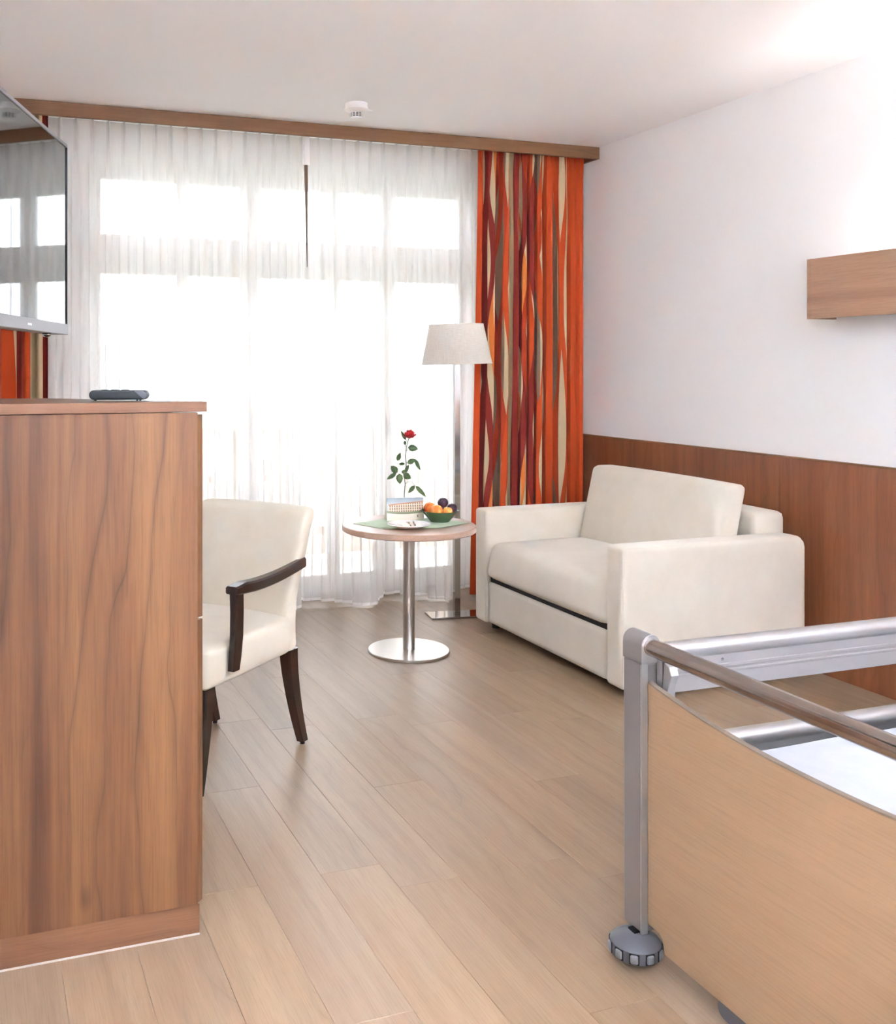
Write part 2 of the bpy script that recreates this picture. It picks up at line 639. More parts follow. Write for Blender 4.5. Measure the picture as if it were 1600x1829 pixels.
def prism(pts, vec, bev=0.0, seg=2, bm=None):
    """Closed outline (3-D points) pushed along vec."""
    b = bmesh.new()
    vec = Vector(vec)
    A = [b.verts.new(Vector(p)) for p in pts]
    B = [b.verts.new(Vector(p) + vec) for p in pts]
    n = len(pts)
    b.faces.new(A[::-1])
    b.faces.new(B)
    for i in range(n):
        b.faces.new((A[i], A[(i + 1) % n], B[(i + 1) % n], B[i]))
    if bev > 0:
        bmesh.ops.recalc_face_normals(b, faces=b.faces)
        es = [e for e in b.edges if len(e.link_faces) == 2 and e.calc_face_angle(0) > 0.6]
        bmesh.ops.bevel(b, geom=es, offset=bev, segments=seg, affect='EDGES', profile=0.5)
    return join(bm, b)


def loft(secs, bm=None, round_=0.25):
    """Rounded-rectangle sections ((x,y,z), half_x, half_y) stacked into a tapering post."""
    b = bm or bmesh.new()
    rings = []
    for (c, hx, hy) in secs:
        c = Vector(c)
        k = 1 - round_
        o = [(hx, -hy * k), (hx, hy * k), (hx * k, hy), (-hx * k, hy), (-hx, hy * k), (-hx, -hy * k), (-hx * k, -hy), (hx * k, -hy)]
        rings.append([b.verts.new(c + Vector((x, y, 0))) for x, y in o])
    for A, B in zip(rings[:-1], rings[1:]):
        for k in range(8):
            b.faces.new((A[k], A[(k + 1) % 8], B[(k + 1) % 8], B[k]))
    b.faces.new(rings[0][::-1])
    b.faces.new(rings[-1])
    return b


def grid_uv(nu, nv, fn, uvfn=None):
    b = bmesh.new()
    uvl = b.loops.layers.uv.new('UVMap')
    V = [[b.verts.new(fn(i / nu, j / nv)) for j in range(nv + 1)] for i in range(nu + 1)]
    for i in range(nu):
        for j in range(nv):
            f = b.faces.new((V[i][j], V[i + 1][j], V[i + 1][j + 1], V[i][j + 1]))
            for lp, (a, c) in zip(f.loops, ((i, j), (i + 1, j), (i + 1, j + 1), (i, j + 1))):
                lp[uvl].uv = uvfn(a / nu, c / nv) if uvfn else (a / nu, c / nv)
    return b


# ================================================================== STRUCTURE
# floor with single planks
fl = struct('floor', box(XL2 - .1, XR + .1, YB - .1, YF + .25, -0.12, -0.010), M['subfloor'], 'light oak plank floor of the room')
PW, PLN = 0.178, 1.22
pmesh = {}


def plank_mesh(wd, ln):
    key = (round(wd, 3), round(ln, 3))
    if key not in pmesh:
        b = bmesh.new()
        g, ch = 0.0002, 0.0007
        x, y = wd / 2 - g, ln / 2 - g
        lo = [b.verts.new(p) for p in ((-x, -y, -0.010), (x, -y, -0.010), (x, y, -0.010), (-x, y, -0.010))]
        mi = [b.verts.new(p) for p in ((-x, -y, -0.0007), (x, -y, -0.0007), (x, y, -0.0007), (-x, y, -0.0007))]
        tp = [b.verts.new(p) for p in ((-x + ch, -y + ch, 0), (x - ch, -y + ch, 0), (x - ch, y - ch, 0), (-x + ch, y - ch, 0))]
        for A, B in ((lo, mi), (mi, tp)):
            for i in range(4):
                b.faces.new((A[i], A[(i + 1) % 4], B[(i + 1) % 4], B[i]))
        b.faces.new(tp)
        me = D.meshes.new('plank')
        b.to_mesh(me)
        b.free()
        me.materials.append(M['plank'])
        pmesh[key] = me
    return pmesh[key]


ix = 0
x = XL2
while x < XR - 0.01:
    x1 = min(x + PW, XR)
    ymax = YF + 0.2
    y = YB - PLN * ((ix * 0.37 + 0.13 * (ix % 3)) % 1.0)
    ylow = YB
    while y < ymax - 0.01:
        a, bq = max(y, ylow), min(y + PLN, ymax)
        if x1 <= XL + 0.02 and bq > YJ + 0.15:
            bq = min(bq, YJ + 0.15)
        if bq - a > 0.02:
            o = D.objects.new('plank', plank_mesh(x1 - x, bq - a))
            o.location = ((x + x1) / 2, (a + bq) / 2, 0)
            COL.objects.link(o)
            o.parent = fl
        y += PLN
    x = x1
    ix += 1

struct('ceiling', box(XL2 - .1, XR + .1, YB - .1, YF + .25, CEIL, CEIL + .12), M['ceiling'], 'white plastered ceiling')
struct('wall_right', box(XR, XR + .12, YB - .1, YF + .25, -.1, CEIL), M['wall'], 'white textured right wall above wood panelling')
struct('wall_left', box(XL - .12, XL, YJ, YF + .25, -.1, CEIL), M['wall'], 'white left wall behind the television')
struct('wall_niche_return', box(XL2, XL - .12, YJ, YJ + .12, -.1, CEIL), M['wall'])
struct('wall_niche', box(XL2 - .12, XL2, YB - .1, YJ + .12, -.1, CEIL), M['wall'])
struct('wall_back', box(XL2, XR, YB - .12, YB, -.1, CEIL), M['wall'])
# window wall with one wide opening
WX0, WX1, WZ1 = 0.60, 3.065, 2.56
b = box(XL, WX0, YF, YF + .25, -.1, CEIL)
box(WX1, XR, YF, YF + .25, -.1, CEIL, bm=b)
box(WX0, WX1, YF, YF + .25, WZ1, CEIL, bm=b)
box(WX0, WX1, YF, YF + .25, -.1, 0.0, bm=b)
struct('wall_front', b, M['wall'], 'white wall around the wide balcony window')

# walnut panelling along the right wall
tp = thing('trim_1', 'walnut wood panelling along the lower right wall', None, (XR - .02, 2.5, 0), kind='structure')
del_cat = [k for k in ('category',) if k in tp]
for k in del_cat:
    del tp[k]
ys = [YB + .01, 0.2, 2.0, 3.77, YF - .005]
for ya, yb in zip(ys[:-1], ys[1:]):
    obj('panel', box(XR - .022, XR - .0005, ya + .0006, yb - .0006, 0.0, 0.966), M['walnut_panel'], tp)
obj('cap_strip', box(XR - .024, XR - .0005, YB + .01, YF - .005, 0.966, 0.974, .002), M['pelmet'], tp)

# ------------------------------------------------------------------ window
wn = thing('window_1', 'white balcony door and window front with transom panes', None, (1.83, YF + .1, 0), kind='structure')
PX = [(0.695, 1.132), (1.205, 1.512), (1.645, 2.08), (2.154, 2.428), (2.528, 2.968)]
Y0, Y1 = YF + .06, YF + .13
b = box(WX0, WX1, Y0, Y1, 2.49, WZ1, .004)
box(WX0, WX0 + .075, Y0, Y1, 0, 2.49, .004, bm=b)
box(WX1 - .078, WX1, Y0, Y1, 0, 2.49, .004, bm=b)
box(WX0 + .06, WX1 - .06, Y0, Y1, 0, .05, .004, bm=b)
obj('frame', b, M['window_white'], wn)
obj('transom', box(WX0 + .06, WX1 - .06, Y0 - .01, Y1, 2.00, 2.10, .006), M['window_white'], wn)
for a, c in zip(PX[:-1], PX[1:]):
    obj('mullion', box(a[1] + .02, c[0] - .02, Y0, Y1, .05, 2.49, .004), M['window_white'], wn)
for (a, c) in PX:
    for z0, z1 in ((.115, 1.935), (2.16, 2.478)):
        s = box(a - .028, c + .028, Y0 - .015, Y1 - .02, z1, z1 + .065 if z1 < 2 else z1 + .03, .005)
        box(a - .028, c + .028, Y0 - .015, Y1 - .02, z0 - .06, z0, .005, bm=s)
        box(a - .028, a, Y0 - .015, Y1 - .02, z0, z1, .005, bm=s)
        box(c, c + .028, Y0 - .015, Y1 - .02, z0, z1, .005, bm=s)
        so = obj('sash', s, M['window_white'], wn)
        obj('pane', box(a, c, Y0 + .012, Y0 + .020, z0, z1), M['glass'], so)
for a in (1.168, 2.478):
    hb = box(a - .012, a + .012, Y0 - .022, Y0 - .015, .98, 1.10, .003)
    tube([(a, Y0 - .02, 1.06), (a, Y0 - .05, 1.06), (a, Y0 - .05, .95)], .008, bm=hb)
    obj('handle', hb, M['steel'], wn, smooth=40)

# ------------------------------------------------------------------ outside
struct('balcony_floor', box(-1.2, 5.0, YF + .25, 7.3, -.22, -.06), M['balcony_floor'], 'pale balcony slab outside the window')
rl = thing('balcony_railing', 'weathered wooden balcony railing with cut-out boards outside the window', 'railing', (1.83, 7.12, -.06))
BX0, BW = -0.9, 0.425


def board_outline(xa, xb):
    L, R = [], []
    for i in range(33):
        t = i / 32
        z = -.02 + t * .93
        # scalloped gap: two pear shapes separated by the middle rail
        q = 0.012 + 0.030 * max(0, math.sin(2 * PI * t * 1.5 - 0.6)) ** 2
        L.append((xa + q, 7.10, z))
        R.append((xb - q, 7.10, z))
    return L + R[::-1]


for i in range(13):
    xa = BX0 + i * BW
    obj('board', prism(board_outline(xa, xa + BW), (0, .028, 0)), M['balcony_wood'], rl)
obj('top_rail', box(-1.1, 4.9, 7.05, 7.17, .91, .955, .008), M['balcony_wood'], rl)
for z in (.12, .54):
    obj('cross_rail', box(-1.1, 4.9, 7.128, 7.17, z, z + .06, .004), M['balcony_wood'], rl)
for x in (-1.0, 1.0, 3.0, 4.8):
    obj('post', box(x - .04, x + .04, 7.17, 7.25, -.06, .95, .004), M['balcony_wood'], rl)

b = bmesh.new()
vv = [b.verts.new(p) for p in ((-200, 9, -3.2), (200, 9, -3.2), (200, 240, -3.2), (-200, 240, -3.2))]
b.faces.new(vv)
struct('ground', b, M['meadow'], 'green meadow beyond the balcony')


def hillf(u, v):
    x = -160 + 320 * u
    y = 75 + 60 * v
    h = (1 - (2 * v - 1) ** 2) * (6.0 + 1.6 * math.sin(x * .05) + 1.2 * noise.noise((x * .12, y * .05, 0)))
    return (x, y, -3.3 + h)


struct('hill', grid_uv(80, 10, hillf), M['hill'], 'distant wooded hill beyond the meadow', smooth=True)

# ------------------------------------------------------------------ pelmet
pm = thing('curtain_pelmet', 'long walnut curtain pelmet board under the ceiling above the window', 'pelmet', (1.8, 5.26, 2.69))
obj('fascia', box(XL + .002, XR - .004, 5.235, 5.258, 2.688, 2.7615, .002), M['pelmet'], pm)
obj('return', box(XR - .028, XR - .006, 5.2585, YF - .001, 2.688, 2.7615, .002), M['pelmet'], pm)
for yy in (5.33, 5.47):
    obj('curtain_track', box(XL + .01, XR - .03, yy - .012, yy + .012, 2.742, 2.7615, .002), M['white_plastic'], pm)


# ------------------------------------------------------------------ curtains
def sheer_panel(xa, xb, folds, seed, label):
    rnd = random.Random(seed)
    ph = [rnd.uniform(0, 6) for _ in range(6)]
    nj = [rnd.uniform(-.3, .3) for _ in range(folds + 3)]
    ZT, ZB = 2.735, 0.022

    def fn(u, v):
        z = ZB + (ZT - ZB) * v
        d = (1 - v)
        # uneven fold spacing
        s = u * folds
        k = int(s)
        s2 = s + 0.28 * nj[min(k, folds)] * math.sin(PI * (s - k))
        a = 2 * PI * s2
        top = max(0.0, min(1.0, (v - 0.86) / 0.10))
        deep = 0.022 + 0.022 * d * (1.25 - d) + 0.008 * math.sin(3.1 * u * PI + ph[0])
        pleat = -0.032 * (max(0.0, math.cos(a)) ** 10) * top
        slow = 0.030 * d * math.sin(2 * PI * u * folds / 3.1 + ph[1]) + 0.065 * d * d * math.sin(2 * PI * u * folds / 6.3 + ph[2])
        fold = deep * math.cos(a) * (1 - top) + 0.006 * math.sin(2.0 * a + ph[4]) * (1 - top)
        y = 5.475 - 0.045 * d + fold * (1 - 0.55 * d * d) + slow + pleat
        x = xa + (xb - xa) * u + (0.030 * math.sin(2 * a) * (0.35 + 0.65 * d)) * (1 - top) * 0.6
        x += 0.012 * d * math.sin(7 * u + ph[3] + 2 * v)
        z += 0.012 * math.sin(2 * PI * u * folds / 6.3 + ph[2]) * d ** 6
        return (x, y, z)
    t = thing('sheer_curtain', label, 'curtain', ((xa + xb) / 2, 5.45, 0.02))
    n = folds * 16
    body = obj('cloth', grid_uv(n, 36, fn, lambda u, v: (u * (xb - xa) * 1.8, v * 2.7)), M['sheer'], t, smooth=True)

    def hem(u, v):
        p = fn(u, v * 0.006)
        return (p[0], p[1] - 0.0015, p[2])
    obj('hem', grid_uv(n, 2, hem, lambda u, v: (u * 2, v * .03)), M['sheer_tape'], t, smooth=True)

    def head(u, v):
        p = fn(u, 0.972 + 0.028 * v)
        return (p[0], p[1] + 0.0015, p[2])
    obj('heading_tape', grid_uv(n, 2, head, lambda u, v: (u * 2, v * .1)), M['sheer_tape'], t, smooth=True)
    return t


sheer_panel(0.36, 1.815, 17, 3, 'white sheer curtain hanging beside the television')
sheer_panel(1.825, 2.99, 14, 9, 'white sheer curtain hanging behind the round table')

wd = thing('curtain_sliver', 'slim brown tapered wand hanging between the two sheer curtains', 'curtain rod', (1.815, 5.395, 1.9))  # tapered brown sliver at the gap between the two sheers
obj('rod', tube([(1.803, 5.365, 2.55), (1.806, 5.365, 2.3), (1.810, 5.365, 1.97)], [.0115, .0075, .0022], 8), M['sliver'], wd, smooth=True)
obj('clip', box(1.785, 1.823, 5.355, 5.375, 2.55, 2.742, .004), M['white_plastic'], wd)

# printed drapes: centre u, half width, sway, sway freq, phase, base, mod, mod freq, phase, colour
def band(a, b_, col):
    return ((a + b_) / 2, (b_ - a) / 2, .003, .7, 1.0, 1, .04, .8, 0.0, col)


def rib(u0, hw, amp, fr, ph, col, mod=.25, fr2=1.1):
    return (u0, hw, amp, fr, ph, 1, mod, fr2, ph * 1.7, col)


L0 = [
    band(.075, .635, BEIGE), band(.19, .245, BROWN), band(.525, .56, BROWN), band(.725, .865, BEIGE), band(.725, .745, BROWN),
    rib(.140, .010, .018, .80, 1.5, AMBER, .5), rib(.400, .008, .020, .80, 3.6, AMBER, .6),
    rib(.083, .020, .012, .80, 0.0, WINE), rib(.112, .014, .022, .85, 2.4, WINE), rib(.170, .019, .022, .85, 5.2, WINE),
    rib(.198, .012, .020, .80, 1.2, RUST), rib(.236, .014, .020, .75, 3.4, RUST), rib(.262, .009, .012, .80, 0.6, ORANGE),
    rib(.345, .016, .004, .60, 0.9, WINE), rib(.372, .014, .020, .80, 4.2, WINE), rib(.408, .017, .022, .80, 1.0, WINE),
    rib(.436, .011, .020, .75, 3.0, RUST), rib(.472, .022, .008, .60, 2.0, ORANGE), rib(.498, .016, .018, .80, 5.4, WINE),
    rib(.530, .014, .024, .80, 2.2, RUST), rib(.566, .015, .022, .75, 0.2, ORANGE), rib(.594, .012, .020, .80, 3.8, ORANGE),
    rib(.628, .016, .008, .70, 1.4, ORANGE),
    rib(.752, .014, .016, .62, 0.4, ORANGE), rib(.792, .012, .020, .62, 3.2, ORANGE), rib(.826, .011, .012, .60, 5.2, ORANGE),
    rib(.862, .012, .004, .60, 0.0, ORANGE),
]
M['print'] = m_printed('printed_drape', L0)
L1 = [rib(.10, .05, .02, .8, 1.0, WINE), rib(.22, .04, .02, .8, 3.0, BEIGE), rib(.36, .03, .02, .8, 5.0, WINE), rib(.622, .012, .014, .8, 0.5, BEIGE, .9),
      band(.638, .700, WINE), band(.785, .915, BEIGE), band(.915, .932, AMBER), band(.932, 1.02, WINE)]
M['print2'] = m_printed('printed_drape_narrow', L1)


def drape(xa, xb, folds, mat, label, seed, lean=0.0, calm=0.82):
    rnd = random.Random(seed)
    ph = [rnd.uniform(0, 6) for _ in range(6)]
    ZT, ZB = 2.735, 0.03

    def fn(u, v):
        z = ZB + (ZT - ZB) * v
        d = 1 - v
        a = 2 * PI * (u * folds + 0.35 * math.sin(2 * PI * u * 1.7 + ph[0]))
        q = 1.0 if u < calm else max(0.35, 1 - (u - calm) * 10)
        amp = (0.020 + 0.020 * min(1, d * 2.5)) * q
        g = math.cos(a)
        y = 5.345 + amp * (g + 0.30 * math.cos(2 * a + ph[1])) + 0.010 * d * math.sin(5 * u + ph[2])
        # tight gathers at the heading
        top = max(0.0, min(1.0, (v - 0.93) / 0.06))
        y += 0.010 * top * math.cos(2 * PI * u * folds * 2.6 + ph[3])
        x0 = xa - lean * d
        x = x0 + (xb - x0) * u + 0.010 * math.sin(2 * a) * (0.4 + 0.6 * d) * q
        return (x, y, z)
    t = thing('printed_curtain', label, 'curtain', ((xa + xb) / 2, 5.345, ZB))
    obj('cloth', grid_uv(folds * 26, 48, fn, lambda u, v: (u, v * 2.7)), mat, t, smooth=True)
    return t


drape(2.895, 3.640, 11, M['print'], 'gathered orange curtain with beige and wine wavy stripes beside the sofa', 4, lean=0.055)
drape(-0.08, 0.378, 5, M['print2'], 'orange curtain with one beige and wine stripe below the television', 12, calm=1.0)

# ------------------------------------------------------------------ smoke detector
sd = thing('smoke_detector', 'white round smoke detector on the ceiling', 'smoke detector', (1.882, 4.78, CEIL))
obj('base', lathe([(0, 0), (.058, 0), (.058, -.024), (.0, -.024)], 1.882, 4.78, 40, cz=CEIL), M['white_plastic'], sd, smooth=35)
obj('housing', lathe([(0, -.0245), (.0605, -.0245), (.0615, -.032), (.052, -.040), (.036, -.046), (.034, -.050), (0, -.050)], 1.882, 4.78, 40, cz=CEIL), M['white_plastic'], sd, smooth=35)
core = obj('sensor_core', lathe([(0, -.050), (.029, -.050), (.029, -.070), (0, -.070)], 1.882, 4.78, 32, cz=CEIL), M['dark_slot'], sd, smooth=35)
for z in (-.0555, -.0625):
    obj('cage_ring', lathe([(.0292, z), (.034, z), (.034, z - .0022), (.0292, z - .0022), (.0292, z)], 1.882, 4.78, 32, cz=CEIL), M['white_plastic'], sd)
for k in range(12):
    a = 2 * PI * k / 12
    px, py = 1.882 + .0325 * math.cos(a), 4.78 + .0325 * math.sin(a)
    obj('cage_rib', box(px - .0022, px + .0022, py - .0022, py + .0022, CEIL - .070, CEIL - .0502), M['white_plastic'], sd)
obj('cap', lathe([(0, -.0702), (.0345, -.0702), (.0345, -.074), (.030, -.079), (0, -.080)], 1.882, 4.78, 32, cz=CEIL), M['white_plastic'], sd, smooth=35)
obj('cable_duct', box(1.90, 2.005, 4.86, 4.872, CEIL - .010, CEIL - .0005, .002), M['white_plastic'], sd)

# ================================================================== CABINET
cb = thing('corner_cabinet', 'tall walnut cabinet with angled front standing below the television', 'cabinet', (0.2, 2.6, 0))
dv = Vector((.178 - .530, 2.81 - 2.418, 0)).normalized()      # along the angled front
nv = Vector((dv.y, -dv.x, 0))                                 # outward normal of the front
if nv.x < 0:
    nv = -nv
XW = XL + .004
A0 = Vector((.522, 2.405, 0))
A1 = A0 + dv * 0.515


def poly(z, pts):
    return [(p[0], p[1], z) for p in pts]


obj('top', prism(poly(1.289, [(XW, 2.396), (.548, 2.396), (.548 + dv.x * .535, 2.396 + dv.y * .535), (XW, 2.396 + dv.y * .535)]), (0, 0, .025), .0015), M['walnut_h'], cb)
obj('side_panel', box(XW, .526, 2.402, 2.421, .075, 1.2875, .0008), M['walnut'], cb)
body = poly(.075, [(XW, 2.4215), (.508, 2.4215), (.508 + dv.x * .49, 2.4215 + dv.y * .49), (XW, 2.4215 + dv.y * .49)])
obj('carcass', prism(body, (0, 0, 1.211)), M['walnut'], cb)
for z0, z1 in ((.078, .775), (.781, 1.282)):
    p0 = Vector((.526, 2.4035, 0))
    q = [p0, p0 + nv * .021 + dv * .0, p0 + nv * .021 + dv * .50, p0 + dv * .50]
    d_ = obj('door', prism([(v.x, v.y, z0) for v in q], (0, 0, z1 - z0), .001), M['walnut'], cb)
    hm = p0 + nv * .021 + dv * .42
    zc = (z0 + z1) / 2
    obj('handle', tube([(hm.x, hm.y, zc - .06), (hm.x + nv.x * .025, hm.y + nv.y * .025, zc - .06), (hm.x + nv.x * .025, hm.y + nv.y * .025, zc + .06), (hm.x, hm.y, zc + .06)], .005), M['steel'], d_, smooth=True)
pb = [(XW, 2.404), (.531, 2.404), (.531 + dv.x * .49, 2.404 + dv.y * .49), (XW, 2.404 + dv.y * .49)]
obj('plinth', prism(poly(.0035, pb), (0, 0, .071)), M['walnut_h'], cb)
obj('sealant_strip', box(XW, .531, 2.4012, 2.4038, .0003, .0042), M['sealant'], cb)

# remote control
rc = thing('remote_control', 'slim black remote handset with grey end lying on the walnut cabinet', 'remote control', (.352, 2.525, 1.3145), rz=-.30)


def capsule(xa, xb, hy, z0, z1, bm=None):
    pts = []
    r = (z1 - z0) / 2
    zc = (z0 + z1) / 2
    for k in range(9):
        a = PI / 2 + PI * k / 8
        pts.append((xa + r + r * math.cos(a), -hy, zc + r * math.sin(a)))
    for k in range(9):
        a = -PI / 2 + PI * k / 8
        pts.append((xb - r + r * math.cos(a), -hy, zc + r * math.sin(a)))
    return prism(pts, (0, 2 * hy, 0), .004, 2, bm)


obj('body', capsule(-.073, .073, .024, .0025, .0265), M['black_plastic'], rc, smooth=35, world=False)
obj('end_cap', prism([(.040, -.0245, .0255), (.060, -.0245, .0262), (.0725, -.0245, .018), (.0725, -.0245, .010), (.064, -.0245, .0035)], (0, .002, 0)), M['grey_plastic'], rc, world=False)
for k in range(3):
    for j in range(2):
        xk = -.045 + k * .026
        obj('button', box(xk, xk + .016, -.016 + j * .018, -.004 + j * .018, .0262, .0280, .001), M['black_plastic'], rc, world=False)
for xk in (-.058, .046, .054):
    obj('foot', lathe([(0, 0), (.003, 0), (.003, .0045), (0, .0045)], xk, -.012, 10), M['black_plastic'], rc, world=False)

# ================================================================== TELEVISION
tvF, tvN = Vector((.2513, 2.875, 0)), Vector((-.058, 1.999, 0))
td = (tvF - tvN).normalized()
ang = math.atan2(td.y, td.x)
ctr = (tvF + tvN) / 2
LEN = (tvF - tvN).length
tv = thing('television', 'wall-mounted flat television with silver frame above the cabinet', 'television', (ctr.x, ctr.y, 1.49), rz=ang)
# local: x along the screen (far = +), y = left/back side, front at y = 0 facing -y
hl = LEN / 2
Z = .537
obj('housing', box(-hl, hl, .006, .045, 0, Z, .003), M['silver'], tv, world=False)
fb = box(-hl, hl, -.004, .0055, Z - .009, Z, .001)
obj('top_bezel', fb, M['silver'], tv, world=False)
obj('lower_bezel', box(-hl, hl, -.006, .0055, 0, .030, .002), M['silver'], tv, world=False)
for s in (-1, 1):
    obj('side_bezel', box(s * hl - (.004 if s > 0 else 0), s * hl + (0 if s > 0 else .004), -.004, .0055, .0305, Z - .0095), M['black_plastic'], tv, world=False)
obj('screen', box(-hl + .0045, hl - .0045, -.001, .0055, .0305, Z - .0095), M['screen'], tv, world=False)
obj('sensor', lathe([(0, 0), (.011, 0), (.013, -.004), (.009, -.010), (0, -.012)], hl - .155, .012, 16), M['chrome'], tv, world=False, smooth=True)
obj('maker_mark', box(hl - .385, hl - .355, -.0066, -.0058, .012, .017), M['white_plastic'], tv, world=False)
mt = thing('television_bracket', 'black swivel bracket holding the television on the wall', 'wall bracket', (XL, 2.45, 1.75))
obj('wall_plate', box(XL + .0005, XL + .014, 2.36, 2.54, 1.62, 1.90, .002), M['black_plastic'], mt)
pc = ctr + Vector((-td.y, td.x, 0)) * .062
obj('arm', box(XL + .0142, pc.x + .004, 2.435, 2.475, 1.73, 1.79, .004), M['black_plastic'], mt)
obj('mount_plate', prism([(pc.x + td.x * .09, pc.y + td.y * .09, 1.66), (pc.x - td.x * .09, pc.y - td.y * .09, 1.66), (pc.x - td.x * .09, pc.y - td.y * .09, 1.86), (pc.x + td.x * .09, pc.y + td.y * .09, 1.86)], (td.y * .0155, -td.x * .0155, 0)), M['black_plastic'], mt)

# ================================================================== SOFA
sf = thing('sofa', 'cream two-seat sofa with square arms standing along the panelled wall', 'sofa', (3.05, 4.13, 0))
SX0, SX1, SY0, SY1 = 2.565, 3.545, 3.49, 4.772


def armfn(p, h):
    R = .055
    qx, qz = p.x - (h.x - R), p.z - (h.z - R)
    if qx > 0 and qz > 0:
        k = max(qx, qz) / math.hypot(qx, qz)
        p.x, p.z = h.x - R + qx * k, h.z - R + qz * k
    return p


def arm(y0, y1):
    return soft(SX0, SX1, y0, y1, .045, .642, .018, (40, 10, 30), (.002, .004, .003), armfn)


for y0, y1 in ((SY0, SY0 + .115), (SY1 - .115, SY1)):
    ao = obj('arm', arm(y0, y1), M['sofa'], sf, smooth=True)
    for yy in (y0 + .0065, y1 - .0065):
        seam = [(SX0 + .006, yy, .06), (SX0 + .006, yy, .612), (SX0 + .03, yy, .6365), (3.2, yy, .6365), (SX1 - .05, yy, .635), (SX1 - .012, yy, .60)]
        obj('seam', tube(seam, .0022, 6), M['sofa'], ao, smooth=True)
iy0, iy1 = SY0 + .1155, SY1 - .1155
obj('base', soft(SX0 + .012, 3.36, iy0, iy1, .05, .265, .012, (10, 14, 6)), M['sofa'], sf, smooth=True)
obj('base_gap_fill', box(SX0 + .03, 3.35, iy0 + .002, iy1 - .002, .262, .292), M['black_gap'], sf)  # near-black block filling the gap between base and seat cushion


def seatfn(p, h):
    # front lip slopes outward to the bottom edge
    if p.x < -h.x + .10:
        t = (p.z + h.z) / (2 * h.z)
        p.x += .040 * max(0, t - .15) - .012
    p.z += .006 * math.sin(p.y * 5.0) * (1 if p.z > 0 else 0)
    return p


obj('seat_cushion', soft(SX0 + .004, 3.30, iy0 + .002, iy1 - .002, .285, .470, .045, (18, 22, 10), (.008, 0, .018), seatfn), M['sofa'], sf, smooth=True)


def backfn(p, h):
    t = (p.z + h.z) / (2 * h.z)
    p.x += .095 * t
    return p


obj('back_cushion', soft(3.115, 3.245, iy0 + .012, iy1 - .018, .45, .862, .028, (8, 22, 14), (.022, .006, .008), backfn), M['sofa'], sf, smooth=True)
obj('back_frame', soft(3.365, SX1, iy0 + .003, iy1 - .003, .05, .735, .03, (8, 16, 12), (.0, 0, .006)), M['sofa'], sf, smooth=True)
for x in (2.66, 3.46):
    for y in (SY0 + .06, SY1 - .06):
        obj('foot', lathe([(0, 0), (.022, 0), (.026, .046), (0, .046)], x, y, 20), M['black_plastic'], sf, smooth=35)

# ================================================================== ARMCHAIR
CO, CR = (1.0325, 3.655, 0), math.atan2(.776, -.63)
ch = thing('armchair', 'cream upholstered chair with dark wooden arms and legs beside the cabinet', 'chair', CO, rz=CR)


def cseat(p, h):
    t = (p.y + h.y) / (2 * h.y)
    p.x *= 0.93 + 0.07 * t
    return p


obj('seat', soft(-.235, .235, .06, .615, .362, .492, .022, (14, 16, 8), (.004, .004, .012), cseat), M['chair'], ch, smooth=True, world=False)
seam = [(-.226 - .010 * i / 10 * 1, .10 + .047 * i, .483) for i in range(10)]


def cback(p, h):
    t = max(0.0, min(1.0, (p.z + h.z) / (2 * h.z)))   # 0 bottom, 1 top
    wdt = .228 - .016 * math.sin(min(1, t / .62) * PI) + .030 * max(0, (t - .5) / .5) ** 1.6
    xr = p.x / h.x
    p.x = xr * wdt
    p.y += .072 - .085 * t ** 1.15 + .022 * xr * xr
    return p


